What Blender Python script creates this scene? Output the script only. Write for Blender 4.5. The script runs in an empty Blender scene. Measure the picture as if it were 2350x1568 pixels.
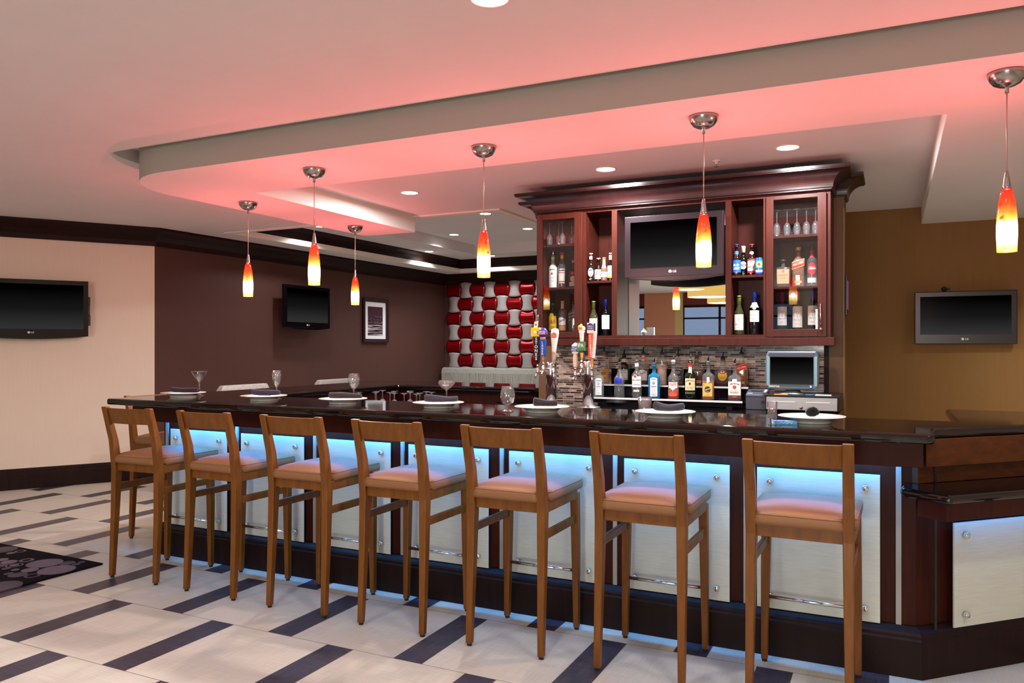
import bpy, bmesh, math, random
from math import sin, cos, pi, radians, sqrt
from mathutils import Vector, Matrix
from mathutils.geometry import tessellate_polygon
random.seed(7)
SC = bpy.context.scene
COL = SC.collection

# ------------------------------------------------------------------ helpers
def lin(c):
    c = c / 255.0
    return c / 12.92 if c <= 0.04045 else ((c + 0.055) / 1.055) ** 2.4
def rgb(r, g, b):
    return (lin(r), lin(g), lin(b), 1.0)

class MB:
    """collects shapes into one mesh, with a material index per face"""
    def __init__(self):
        self.v = []; self.f = []; self.m = []; self.s = []
    def add(self, vs, fs, mi=0, smooth=False):
        o = len(self.v)
        self.v += [tuple(p) for p in vs]
        for f in fs:
            self.f.append([i + o for i in f]); self.m.append(mi); self.s.append(smooth)
        return self
    def box(self, x0, x1, y0, y1, z0, z1, mi=0):
        vs = [(x, y, z) for x in (x0, x1) for y in (y0, y1) for z in (z0, z1)]
        return self.add(vs, [(0,1,3,2),(4,6,7,5),(0,4,5,1),(2,3,7,6),(0,2,6,4),(1,5,7,3)], mi)
    def loft(self, rings, mi=0, smooth=True, cap=True):
        """rings: lists of points, same length, counter-clockwise seen from the last ring"""
        n = len(rings[0]); vs = [p for r in rings for p in r]; fs = []
        for k in range(len(rings) - 1):
            for i in range(n):
                j = (i + 1) % n
                fs.append((k*n+i, k*n+j, (k+1)*n+j, (k+1)*n+i))
        self.add(vs, fs, mi, smooth)
        if cap:
            self.add(rings[0], [tuple(reversed(range(n)))], mi)
            self.add(rings[-1], [tuple(range(n))], mi)
        return self
    def lathe(self, prof, mi=0, seg=24, c=(0,0,0), cap=True, smooth=True, axis='z', sq=None):
        rings = []
        for r, z in prof:
            ring = []
            for i in range(seg):
                a = 2*pi*i/seg
                x, y = r*cos(a), r*sin(a)
                if axis == 'z': p = (c[0]+x, c[1]+y, c[2]+z)
                elif axis == 'y': p = (c[0]+x, c[1]+z, c[2]-y)
                else: p = (c[0]+z, c[1]+x, c[2]+y)
                ring.append(p)
            rings.append(ring)
        return self.loft(rings, mi, smooth, cap)
    def tube(self, pts, r, mi=0, seg=10, cap=True):
        pts = [Vector(p) for p in pts]; rings = []
        n = len(pts)
        rs = r if isinstance(r, (list, tuple)) else [r]*n
        up0 = None
        for k in range(n):
            t = (pts[min(k+1, n-1)] - pts[max(k-1, 0)]).normalized()
            if up0 is None:
                ref = Vector((0,0,1)) if abs(t.z) < .9 else Vector((1,0,0))
                a = t.cross(ref).normalized()
            else:
                a = (up0 - t*up0.dot(t)).normalized()
            up0 = a; b = t.cross(a)
            rings.append([tuple(pts[k] + (a*cos(2*pi*i/seg) + b*sin(2*pi*i/seg))*rs[k]) for i in range(seg)])
        return self.loft(rings, mi, True, cap)
    def prism(self, poly, z0, z1, mi=0, holes=()):
        area = sum(poly[i][0]*poly[(i+1)%len(poly)][1]-poly[(i+1)%len(poly)][0]*poly[i][1] for i in range(len(poly)))
        if area < 0: poly = list(reversed(poly))
        loops = [list(poly)] + [list(h) for h in holes]
        allp = [p for l in loops for p in l]
        tris = tessellate_polygon([[Vector((p[0], p[1], 0)) for p in l] for l in loops])
        ft = []
        for t in tris:
            a, b, c = [allp[i] for i in t]
            if (b[0]-a[0])*(c[1]-a[1])-(c[0]-a[0])*(b[1]-a[1]) < 0: t = (t[0], t[2], t[1])
            ft.append(tuple(t))
        n = len(allp)
        if not holes:
            vs = [(p[0], p[1], z0) for p in allp] + [(p[0], p[1], z1) for p in allp]
            fs = [tuple(reversed(range(n))), tuple(range(n, 2*n))]
            fs += [(i, (i+1) % n, n+(i+1) % n, n+i) for i in range(n)]
            return self.add(vs, fs, mi)
        vs = [(p[0], p[1], z0) for p in allp] + [(p[0], p[1], z1) for p in allp]
        fs = [tuple(reversed(t)) for t in ft] + [tuple(i+n for i in t) for t in ft]
        o = 0
        for k, l in enumerate(loops):
            m = len(l)
            ar = sum(l[i][0]*l[(i+1)%m][1]-l[(i+1)%m][0]*l[i][1] for i in range(m))
            for i in range(m):
                a, b = o+i, o+(i+1) % m
                q = (a, b, n+b, n+a)
                if (ar < 0) == (k == 0): q = tuple(reversed(q))
                fs.append(q)
            o += m
        return self.add(vs, fs, mi)
    def sweep(self, path, prof, mi=0, closed=False, smooth=False):
        """profile of (out, up) swept along a plan path; 'out' is to the right of travel"""
        n = len(path); rings = []
        for k in range(n):
            p = Vector(path[k][:2])
            def d(a, b):
                return (Vector(path[b % n][:2]) - Vector(path[a % n][:2])).normalized()
            if closed or 0 < k < n-1:
                d0, d1 = d(k-1, k), d(k, k+1)
            elif k == 0: d0 = d1 = d(0, 1)
            else: d0 = d1 = d(n-2, n-1)
            n0, n1 = Vector((d0.y, -d0.x)), Vector((d1.y, -d1.x))
            mt = (n0 + n1); mt = mt / max(.2, (1 + n0.dot(n1)))
            rings.append([(p.x + mt.x*o, p.y + mt.y*o, z) for o, z in prof])
        m = len(prof); vs = [p for r in rings for p in r]; fs = []
        for k in range(n if closed else n-1):
            k2 = (k+1) % n
            for i in range(m):
                j = (i+1) % m
                fs.append((k*m+i, k2*m+i, k2*m+j, k*m+j))
        self.add(vs, fs, mi, smooth)
        if not closed:
            self.add(rings[0], [tuple(range(m))], mi); self.add(rings[-1], [tuple(reversed(range(m)))], mi)
        return self
    def text(self, s, size, M, mi=0, bold=0.0, fit=None):
        vs, fs, w, h = text_mesh(s, bold)
        k = size
        kx = k if fit is None else min(k*1.6, fit / max(w, 1e-6))
        return self.add([M @ Vector((p[0]*kx, p[1]*k, 0)) for p in vs], fs, mi)
    def build(self, name, mats, parent=None, loc=None, rot=None, bevel=0, seg=2, fix=True, auto=None):
        me = bpy.data.meshes.new(name)
        me.from_pydata(self.v, [], self.f)
        if not isinstance(mats, (list, tuple)): mats = [mats]
        for m in mats: me.materials.append(m)
        for p, mi, sm in zip(me.polygons, self.m, self.s):
            p.material_index = mi; p.use_smooth = sm
        if fix:
            bm = bmesh.new(); bm.from_mesh(me)
            bmesh.ops.remove_doubles(bm, verts=bm.verts, dist=1e-5)
            bmesh.ops.recalc_face_normals(bm, faces=bm.faces)
            bm.to_mesh(me); bm.free()
        me.update()
        o = bpy.data.objects.new(name, me); COL.objects.link(o)
        if parent is not None: o.parent = parent
        if loc is not None: o.location = loc
        if rot is not None: o.rotation_euler = rot
        if bevel:
            b = o.modifiers.new('Bevel', 'BEVEL'); b.width = bevel; b.segments = seg
            b.limit_method = 'ANGLE'; b.angle_limit = radians(35)
        return o

_tc = {}
def text_mesh(s, bold=0.0):
    if (s, bold) in _tc: return _tc[(s, bold)]
    cu = bpy.data.curves.new('letters', 'FONT'); cu.body = s; cu.size = 1.0
    cu.align_x = 'CENTER'; cu.align_y = 'CENTER'; cu.offset = bold; cu.resolution_u = 2
    o = bpy.data.objects.new('letters', cu)
    me = bpy.data.meshes.new_from_object(o)
    vs = [tuple(v.co) for v in me.vertices]; fs = [tuple(p.vertices) for p in me.polygons]
    xs = [v[0] for v in vs] or [0]; ys = [v[1] for v in vs] or [0]
    r = (vs, fs, max(xs)-min(xs), max(ys)-min(ys))
    bpy.data.objects.remove(o); bpy.data.curves.remove(cu); bpy.data.meshes.remove(me)
    _tc[(s, bold)] = r
    return r

def tag(o, label, cat, group=None, kind=None):
    o['label'] = label; o['category'] = cat
    if group: o['group'] = group
    if kind: o['kind'] = kind
    return o
def thing(name, label, cat, loc=(0,0,0), rz=0, group=None):
    o = bpy.data.objects.new(name, None); COL.objects.link(o)
    o.empty_display_size = .05; o.location = loc; o.rotation_euler = (0, 0, rz)
    return tag(o, label, cat, group)
def struct(o, label=None):
    o['kind'] = 'structure'
    if label: o['label'] = label
    return o
CHILD = {}
def copy_tree(o, parent=None):
    c = o.copy(); COL.objects.link(c)
    if parent is not None: c.parent = parent
    for ch in [x for x in SC.objects if x.parent == o]:
        copy_tree(ch, c)
    return c
def FRONT(x, y, z, rz=0, slant=0):
    """matrix: text plane upright, facing -Y (turned by rz about Z, rolled by slant)"""
    return Matrix.Translation((x, y, z)) @ Matrix.Rotation(rz, 4, 'Z') @ Matrix.Rotation(pi/2, 4, 'X') @ Matrix.Rotation(slant, 4, 'Z')

# ------------------------------------------------------------------ materials
def new_mat(name):
    m = bpy.data.materials.new(name); m.use_nodes = True
    nt = m.node_tree; nt.nodes.clear()
    out = nt.nodes.new('ShaderNodeOutputMaterial')
    return m, nt, out
def N(nt, t, **kw):
    n = nt.nodes.new(t)
    for k, v in kw.items():
        if k in n.inputs: n.inputs[k].default_value = v
        else: setattr(n, k, v)
    return n
def L(nt, a, ao, b, bi):
    nt.links.new(a.outputs[ao], b.inputs[bi])
def pmat(name, col, rough=.5, metal=0, spec=.5, coat=0, emit=None, es=0, sheen=0, aniso=0):
    m, nt, out = new_mat(name)
    p = N(nt, 'ShaderNodeBsdfPrincipled')
    p.inputs['Base Color'].default_value = col; p.inputs['Roughness'].default_value = rough
    p.inputs['Metallic'].default_value = metal; p.inputs['Specular IOR Level'].default_value = spec
    p.inputs['Coat Weight'].default_value = coat; p.inputs['Sheen Weight'].default_value = sheen
    p.inputs['Anisotropic'].default_value = aniso
    if emit: p.inputs['Emission Color'].default_value = emit; p.inputs['Emission Strength'].default_value = es
    L(nt, p, 0, out, 0)
    m['p'] = p.name
    return m
def P(m): return m.node_tree.nodes[m['p']]
def noise_col(m, c1, c2, scale=(1,1,1), nscale=5, detail=4, rough=.6, lo=.3, hi=.7, bump=0, coords='Object'):
    nt = m.node_tree; p = P(m)
    tc = N(nt, 'ShaderNodeTexCoord'); mp = N(nt, 'ShaderNodeMapping'); mp.inputs['Scale'].default_value = scale
    L(nt, tc, coords, mp, 0)
    nz = N(nt, 'ShaderNodeTexNoise', Scale=nscale, Detail=detail, Roughness=rough)
    L(nt, mp, 0, nz, 'Vector')
    cr = N(nt, 'ShaderNodeValToRGB')
    cr.color_ramp.elements[0].position = lo; cr.color_ramp.elements[0].color = c1
    cr.color_ramp.elements[1].position = hi; cr.color_ramp.elements[1].color = c2
    L(nt, nz, 'Fac', cr, 0); L(nt, cr, 0, p, 'Base Color')
    if bump:
        b = N(nt, 'ShaderNodeBump', Strength=bump, Distance=.002); L(nt, nz, 'Fac', b, 'Height'); L(nt, b, 0, p, 'Normal')
    return m
def wood(name, c1, c2, rough=.35, scale=(6,6,.6), coat=.0, spec=.5):
    return noise_col(pmat(name, c1, rough, coat=coat, spec=spec), c1, c2, scale, 6, 5, .65, .25, .75)
def glass(name, tint=(1,1,1,1), rough=.0, refl=1.0, body=0.0, bcol=None):
    """thin-walled glass: tinted transparency with a Fresnel reflection"""
    m, nt, out = new_mat(name)
    tr = N(nt, 'ShaderNodeBsdfTransparent', Color=tint)
    gl = N(nt, 'ShaderNodeBsdfGlossy', Roughness=rough)
    lw = N(nt, 'ShaderNodeLayerWeight', Blend=.5)
    pw_ = N(nt, 'ShaderNodeMath', operation='POWER'); pw_.inputs[1].default_value = 3.5; L(nt, lw, 'Facing', pw_, 0)
    mul = N(nt, 'ShaderNodeMath', operation='MULTIPLY_ADD'); mul.inputs[1].default_value = .8*refl; mul.inputs[2].default_value = .05*refl; mul.use_clamp = True
    L(nt, pw_, 0, mul, 0)
    mx = N(nt, 'ShaderNodeMixShader'); L(nt, mul, 0, mx, 0)
    if body:
        df = N(nt, 'ShaderNodeBsdfDiffuse', Color=bcol or tint)
        m2 = N(nt, 'ShaderNodeMixShader'); m2.inputs[0].default_value = body
        L(nt, tr, 0, m2, 1); L(nt, df, 0, m2, 2); L(nt, m2, 0, mx, 1)
    else:
        L(nt, tr, 0, mx, 1)
    L(nt, gl, 0, mx, 2); L(nt, mx, 0, out, 0)
    return m
def emit(name, col, s):
    m, nt, out = new_mat(name)
    e = N(nt, 'ShaderNodeEmission', Color=col, Strength=s); L(nt, e, 0, out, 0)
    return m

CEIL = (.76, .73, .73, 1)
M = {}
M['ceiling'] = noise_col(pmat('painted_ceiling', CEIL, .85, spec=.2), (.745,.715,.715,1), (.775,.745,.745,1), (1,1,1), 2, bump=.02)
M['cream_wall'] = noise_col(pmat('cream_wallcovering', rgb(226,208,190), .8, spec=.2), rgb(224,206,189), rgb(228,210,193), (20,20,.6), 6)
M['cherry'] = wood('dark_cherry_wood', rgb(46,15,9), rgb(68,24,14), .5, spec=.14)
M['cherry_lit'] = wood('red_cherry_wood', rgb(47,17,11), rgb(72,27,16), .42, spec=.2)
M['espresso'] = wood('espresso_wood', rgb(25,11,9), rgb(40,19,15), .5, spec=.16)
M['honey'] = wood('honey_wood', rgb(98,54,12), rgb(136,82,21), .38, (5,5,.8), spec=.35)
M['angle_wood'] = wood('amber_cherry_wood', rgb(62,30,14), rgb(94,50,22), .45, (2,2,5), spec=.2)
M['crown'] = wood('dark_crown_wood', rgb(30,12,12), rgb(46,19,18), .3)
M['granite'] = noise_col(pmat('polished_black_granite', rgb(14,9,10), .045, spec=.5), rgb(9,6,7), rgb(40,27,27), (1,1,1), 260, 2, .5, .55, .8)
P(M['granite']).inputs['IOR'].default_value = 1.6
M['vinyl'] = noise_col(pmat('tan_vinyl', rgb(146,101,66), .5, spec=.35), rgb(143,98,63), rgb(149,104,69), (1,1,1), 420, bump=.04)
M['stitch'] = pmat('vinyl_piping', rgb(134,92,76), .6)
M['chrome'] = pmat('chrome', (.86,.86,.88,1), .12, 1)
M['steel'] = noise_col(pmat('brushed_steel', (.5,.5,.52,1), .45, 1), (.40,.40,.42,1), (.56,.56,.58,1), (2,2,80), 6)
M['nickel'] = noise_col(pmat('brushed_nickel', (.42,.40,.38,1), .22, 1), (.34,.32,.31,1), (.5,.48,.46,1), (1,1,1), 40)
M['alu'] = pmat('aluminium_strip', rgb(168,164,158), .55, .0, spec=.3)
M['black'] = pmat('black_plastic', rgb(16,15,17), .3)
M['gloss_black'] = pmat('gloss_black_plastic', rgb(10,8,10), .1)
M['plum_black'] = pmat('plum_plastic', rgb(28,17,22), .3)
M['rubber'] = pmat('dark_rubber', rgb(30,26,24), .7)
M['white'] = pmat('white_plastic', rgb(235,235,235), .4)
M['porcelain'] = pmat('white_porcelain', rgb(236,230,222), .15, coat=.3)
M['glass'] = glass('clear_glass', (.96,.97,.97,1))
M['pane'] = glass('cabinet_pane', (.93,.93,.93,1), 0, 1.15)
M['stemware'] = glass('stemware_glass', (.95,.96,.97,1), 0, 2.2, .05, (.85,.88,.9,1))
M['mirror'] = pmat('mirror', (.9,.9,.9,1), .0, 1)
M['liq_clear'] = glass('clear_spirit', (.92,.95,.96,1), .0, .6)
M['water'] = M['liq_clear']
M['lens'] = emit('lamp_lens', (1,.97,.93,1), 14)
M['trim_white'] = pmat('white_lamp_trim', rgb(235,230,225), .5)
M['cream_paint'] = pmat('cream_paint', (.80,.75,.68,1), .7, spec=.2)
M['led'] = emit('blue_led', (.08,.42,1,1), 8)
M['booth'] = noise_col(pmat('sage_fabric', rgb(150,150,138), .8, sheen=.2), rgb(120,120,110), rgb(170,168,156), (30,30,1), 4)
M['greychair'] = noise_col(pmat('grey_upholstery', rgb(165,162,156), .75), rgb(150,147,142), rgb(178,175,170), (1,1,1), 40)
M['red_metal'] = noise_col(pmat('red_lacquered_metal', rgb(150,4,14), .22, 1), rgb(112,2,8), rgb(172,8,18), (.4,1,40), 3)
M['red_metal'].node_tree.nodes[M['red_metal']['p']].inputs['Metallic'].default_value = .55
M['silver_wave'] = pmat('satin_silver_wave', rgb(158,149,146), .45, 0)
M['ink'] = pmat('black_ink', rgb(22,20,22), .6)
M['dgrey'] = pmat('charcoal_plastic', rgb(62,62,74), .45)
M['pos'] = pmat('blue_grey_plastic', rgb(78,98,108), .35)
M['pos_light'] = pmat('light_blue_grey_plastic', rgb(120,150,160), .35)
M['screen_dark'] = None
def C(r, g, b, rough=.55, name=None):
    k = (r, g, b, rough)
    if k not in _cm: _cm[k] = pmat(name or 'print_%d_%d_%d' % (r, g, b), rgb(r, g, b), rough)
    return _cm[k]
_cm = {}

# television picture: a lit panel showing a black to charcoal image
def screen_mat():
    m, nt, out = new_mat('lit_dark_screen')
    tc = N(nt, 'ShaderNodeTexCoord'); sp = N(nt, 'ShaderNodeSeparateXYZ'); L(nt, tc, 'Generated', sp, 0)
    cr = N(nt, 'ShaderNodeValToRGB'); e = cr.color_ramp.elements
    e[0].position = 0; e[0].color = rgb(50,50,51); e[1].position = .9; e[1].color = (0,0,0,1)
    x = cr.color_ramp.elements.new(.45); x.color = rgb(22,22,23)
    L(nt, sp, 'Z', cr, 0)
    em = N(nt, 'ShaderNodeEmission', Strength=1.0); L(nt, cr, 0, em, 0)
    gl = N(nt, 'ShaderNodeBsdfGlossy', Roughness=.2, Color=(.12,.12,.12,1)); fr = N(nt, 'ShaderNodeFresnel', IOR=1.25)
    mx = N(nt, 'ShaderNodeMixShader'); L(nt, fr, 0, mx, 0); L(nt, em, 0, mx, 1); L(nt, gl, 0, mx, 2); L(nt, mx, 0, out, 0)
    return m
M['screen'] = screen_mat()

# floor: cream tiles with a dark strip after each tile, rows half a step apart
def floor_mat():
    m = pmat('cream_and_slate_tile', (.6,.57,.52,1), .38, spec=.45); nt = m.node_tree; p = P(m)
    tc = N(nt, 'ShaderNodeTexCoord'); sp = N(nt, 'ShaderNodeSeparateXYZ'); L(nt, tc, 'Object', sp, 0)
    def math(op, a, b=None, c=None):
        n = N(nt, 'ShaderNodeMath', operation=op)
        for i, q in enumerate((a, b, c)):
            if q is None: continue
            if isinstance(q, (int, float)): n.inputs[i].default_value = q
            else: nt.links.new(q, n.inputs[i])
        return n.outputs[0]
    PX, PY, SW, G = .767, .645, .155, .0035
    v = math('DIVIDE', math('SUBTRACT', sp.outputs[1], ROW0), PY)
    row = math('FLOOR', v)
    par = math('MODULO', math('ADD', row, 100.0), 2.0)
    u = math('ADD', math('DIVIDE', math('SUBTRACT', sp.outputs[0], COL0), PX), math('MULTIPLY', par, .5))
    col = math('FLOOR', u)
    fu, fv = math('SUBTRACT', u, col), math('SUBTRACT', v, row)
    strip = math('LESS_THAN', fu, SW/PX)
    g1 = math('LESS_THAN', fv, G/PY)
    g2 = math('LESS_THAN', math('ABSOLUTE', math('SUBTRACT', fu, SW/PX)), .5*G/PX)
    g3 = math('LESS_THAN', fu, .5*G/PX)
    gr = math('MAXIMUM', g1, math('MAXIMUM', g2, g3))
    # linen weave in both tiles
    mp = N(nt, 'ShaderNodeMapping'); mp.inputs['Scale'].default_value = (140, 5, 1); L(nt, tc, 'Object', mp, 0)
    n1 = N(nt, 'ShaderNodeTexNoise', Scale=1, Detail=3); L(nt, mp, 0, n1, 'Vector')
    mp2 = N(nt, 'ShaderNodeMapping'); mp2.inputs['Scale'].default_value = (5, 140, 1); L(nt, tc, 'Object', mp2, 0)
    n2 = N(nt, 'ShaderNodeTexNoise', Scale=1, Detail=3); L(nt, mp2, 0, n2, 'Vector')
    av = math('MULTIPLY', math('ADD', n1.outputs['Fac'], n2.outputs['Fac']), .5)
    wn = N(nt, 'ShaderNodeTexWhiteNoise', noise_dimensions='2D'); cb = N(nt, 'ShaderNodeCombineXYZ')
    nt.links.new(col, cb.inputs[0]); nt.links.new(row, cb.inputs[1]); L(nt, cb, 0, wn, 'Vector')
    c1 = N(nt, 'ShaderNodeValToRGB'); e = c1.color_ramp.elements
    e[0].position = .3; e[0].color = rgb(192,182,168); e[1].position = .7; e[1].color = rgb(214,205,191)
    c2 = N(nt, 'ShaderNodeValToRGB'); e = c2.color_ramp.elements
    e[0].position = .35; e[0].color = rgb(38,34,46); e[1].position = .7; e[1].color = rgb(84,78,90)
    nt.links.new(math('ADD', av, math('MULTIPLY', math('SUBTRACT', wn.outputs[0], .5), .12)), c1.inputs[0])
    nt.links.new(av, c2.inputs[0])
    mx = N(nt, 'ShaderNodeMixRGB'); nt.links.new(strip, mx.inputs[0]); L(nt, c1, 0, mx, 1); L(nt, c2, 0, mx, 2)
    mg = N(nt, 'ShaderNodeMixRGB'); nt.links.new(gr, mg.inputs[0]); L(nt, mx, 0, mg, 1); mg.inputs[2].default_value = rgb(92,76,70)
    L(nt, mg, 0, p, 'Base Color')
    return m
ROW0, COL0 = 3.02, -4.390
M['floor'] = floor_mat()

# brown wallcovering with a small woven dash pattern
def weave_mat(name, c1, c2, s=34.0):
    m = pmat(name, c1, .6, spec=.3); nt = m.node_tree; p = P(m)
    tc = N(nt, 'ShaderNodeTexCoord'); mp = N(nt, 'ShaderNodeMapping')
    mp.inputs['Rotation'].default_value = (0, 0, 0)
    sp = N(nt, 'ShaderNodeSeparateXYZ'); L(nt, tc, 'Object', sp, 0)
    ad = N(nt, 'ShaderNodeMath', operation='ADD'); L(nt, sp, 0, ad, 0); L(nt, sp, 1, ad, 1)
    cb = N(nt, 'ShaderNodeCombineXYZ'); L(nt, sp, 2, cb, 0); L(nt, ad, 0, cb, 1)
    br = N(nt, 'ShaderNodeTexBrick', Scale=s); br.offset = .5
    br.inputs['Color1'].default_value = c2; br.inputs['Color2'].default_value = c2; br.inputs['Mortar'].default_value = c1
    br.inputs['Mortar Size'].default_value = .12; br.inputs['Brick Width'].default_value = .45; br.inputs['Row Height'].default_value = .85
    L(nt, cb, 0, br, 'Vector'); L(nt, br, 0, p, 'Base Color')
    bp = N(nt, 'ShaderNodeBump', Strength=.25, Distance=.003); L(nt, br, 'Fac', bp, 'Height'); L(nt, bp, 0, p, 'Normal')
    return m
M['brown_weave'] = weave_mat('brown_woven_wallcovering', rgb(70,43,37), rgb(94,61,52))
M['brown_wall'] = noise_col(pmat('olive_brown_wallcovering', rgb(132,98,56), .7, spec=.2), rgb(130,96,55), rgb(134,100,57), (8,8,.5), 4)

# glass mosaic backsplash
def mosaic_mat():
    m = pmat('glass_mosaic', (.3,.25,.22,1), .16, spec=.6); nt = m.node_tree; p = P(m)
    tc = N(nt, 'ShaderNodeTexCoord'); sp = N(nt, 'ShaderNodeSeparateXYZ'); L(nt, tc, 'Object', sp, 0)
    cb = N(nt, 'ShaderNodeCombineXYZ'); L(nt, sp, 0, cb, 0); L(nt, sp, 2, cb, 1)
    br = N(nt, 'ShaderNodeTexBrick', Scale=1.0); br.offset = .37; br.offset_frequency = 2; br.squash = .7; br.squash_frequency = 3
    br.inputs['Brick Width'].default_value = .10; br.inputs['Row Height'].default_value = .017; br.inputs['Mortar Size'].default_value = .0012
    br.inputs['Bias'].default_value = -.1
    br.inputs['Color1'].default_value = (0,0,0,1); br.inputs['Color2'].default_value = (1,1,1,1)
    br.inputs['Mortar'].default_value = (.5,.5,.5,1)
    L(nt, cb, 0, br, 'Vector')
    cr = N(nt, 'ShaderNodeValToRGB'); cr.color_ramp.interpolation = 'CONSTANT'; e = cr.color_ramp.elements
    e[0].position = 0; e[0].color = rgb(84,70,66); e[1].position = .2; e[1].color = rgb(160,142,132)
    for q, c in ((.38, rgb(196,176,160)), (.56, rgb(130,112,104)), (.68, rgb(216,200,186)), (.88, rgb(176,160,152))):
        x = e.new(q); x.color = c
    L(nt, br, 'Color', cr, 0)
    mp = N(nt, 'ShaderNodeMapping'); mp.inputs['Scale'].default_value = (14, 1, 90); L(nt, tc, 'Object', mp, 0)
    nz = N(nt, 'ShaderNodeTexNoise', Scale=1, Detail=3); L(nt, mp, 0, nz, 'Vector')
    c2 = N(nt, 'ShaderNodeValToRGB'); c2.color_ramp.elements[0].position = .35; c2.color_ramp.elements[0].color = (.55,.5,.48,1)
    c2.color_ramp.elements[1].position = .65; c2.color_ramp.elements[1].color = (1.1,1.08,1.06,1); L(nt, nz, 'Fac', c2, 0)
    mu = N(nt, 'ShaderNodeMixRGB', blend_type='MULTIPLY'); mu.inputs[0].default_value = 1; L(nt, cr, 0, mu, 1); L(nt, c2, 0, mu, 2)
    mg = N(nt, 'ShaderNodeMixRGB'); L(nt, br, 'Fac', mg, 0); L(nt, mu, 0, mg, 1); mg.inputs[2].default_value = rgb(226,216,206)
    L(nt, mg, 0, p, 'Base Color')
    return m
M['mosaic'] = mosaic_mat()

# frosted bar panels: fine horizontal linen lines
def panel_mat():
    m = pmat('linen_frosted_panel', rgb(206,202,192), .35, spec=.4); nt = m.node_tree; p = P(m)
    tc = N(nt, 'ShaderNodeTexCoord')
    mp = N(nt, 'ShaderNodeMapping'); mp.inputs['Scale'].default_value = (9, 9, 330); L(nt, tc, 'Object', mp, 0)
    nz = N(nt, 'ShaderNodeTexNoise', Scale=1, Detail=3, Roughness=.7); L(nt, mp, 0, nz, 'Vector')
    cr = N(nt, 'ShaderNodeValToRGB'); e = cr.color_ramp.elements
    e[0].position = .3; e[0].color = rgb(208,208,194); e[1].position = .7; e[1].color = rgb(224,224,210)
    L(nt, nz, 'Fac', cr, 0); L(nt, cr, 0, p, 'Base Color')
    return m
M['panel'] = panel_mat()

# amber art-glass pendant shade, lit from inside
def shade_mat():
    m, nt, out = new_mat('lit_amber_art_glass')
    tc = N(nt, 'ShaderNodeTexCoord'); sp = N(nt, 'ShaderNodeSeparateXYZ'); L(nt, tc, 'Generated', sp, 0)
    mp = N(nt, 'ShaderNodeMapping'); mp.inputs['Scale'].default_value = (60, 60, 14); L(nt, tc, 'Object', mp, 0)
    nz = N(nt, 'ShaderNodeTexNoise', Scale=1, Detail=4, Roughness=.7); L(nt, mp, 0, nz, 'Vector')
    a = N(nt, 'ShaderNodeMath', operation='MULTIPLY_ADD'); a.inputs[1].default_value = .22; L(nt, nz, 'Fac', a, 0)
    s = N(nt, 'ShaderNodeMath', operation='SUBTRACT'); L(nt, sp, 'Z', s, 0); s.inputs[1].default_value = .11
    L(nt, s, 0, a, 2)
    cr = N(nt, 'ShaderNodeValToRGB'); e = cr.color_ramp.elements
    e[0].position = .0; e[0].color = (1.0,.52,.06,1); e[1].position = 1.0; e[1].color = (.62,.012,.008,1)
    for q, c in ((.09, (1.25,.80,.14,1)), (.17, (2.4,1.8,.7,1)), (.28, (4.2,3.6,2.4,1)), (.40, (3.6,2.8,1.5,1)),
                 (.50, (1.6,.80,.10,1)), (.60, (1.15,.32,.03,1)), (.72, (.95,.075,.012,1))):
        x = e.new(q); x.color = c
    L(nt, a, 0, cr, 0)
    mp2 = N(nt, 'ShaderNodeMapping'); mp2.inputs['Scale'].default_value = (45, 45, 32); L(nt, tc, 'Object', mp2, 0)
    vo = N(nt, 'ShaderNodeTexNoise', Scale=1, Detail=1); L(nt, mp2, 0, vo, 'Vector')
    c2 = N(nt, 'ShaderNodeValToRGB'); c2.color_ramp.elements[0].position = .27; c2.color_ramp.elements[0].color = (.35,.12,.06,1)
    c2.color_ramp.elements[1].position = .33; c2.color_ramp.elements[1].color = (1,1,1,1); L(nt, vo, 'Fac', c2, 0)
    mu = N(nt, 'ShaderNodeMixRGB', blend_type='MULTIPLY'); mu.inputs[0].default_value = 1; L(nt, cr, 0, mu, 1); L(nt, c2, 0, mu, 2)
    em = N(nt, 'ShaderNodeEmission', Strength=1.0); L(nt, mu, 0, em, 0)
    ct = N(nt, 'ShaderNodeValToRGB'); e = ct.color_ramp.elements           # clear amber below, red above
    e[0].position = .31; e[0].color = (1.0,.97,.93,1); e[1].position = .37; e[1].color = (.82,.31,.335,1)
    L(nt, sp, 'Z', ct, 0)
    tr = N(nt, 'ShaderNodeBsdfTransparent'); L(nt, ct, 0, tr, 0)
    ad = N(nt, 'ShaderNodeAddShader'); L(nt, em, 0, ad, 0); L(nt, tr, 0, ad, 1)
    gl = N(nt, 'ShaderNodeBsdfGlossy', Roughness=.1)
    mx = N(nt, 'ShaderNodeMixShader'); mx.inputs[0].default_value = .04; L(nt, ad, 0, mx, 1); L(nt, gl, 0, mx, 2); L(nt, mx, 0, out, 0)
    return m
M['shade'] = shade_mat()

# ------------------------------------------------------------------ camera
cam = bpy.data.cameras.new('camera'); co = bpy.data.objects.new('camera', cam); COL.objects.link(co)
cam.sensor_width = 36.0; cam.lens = 1793.0/2350*36; cam.shift_y = (795-784)/2350.0
co.location = (0, 0, 1.45); co.rotation_euler = (pi/2, 0, radians(26.0)); cam.clip_start = .05
SC.camera = co

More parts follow.
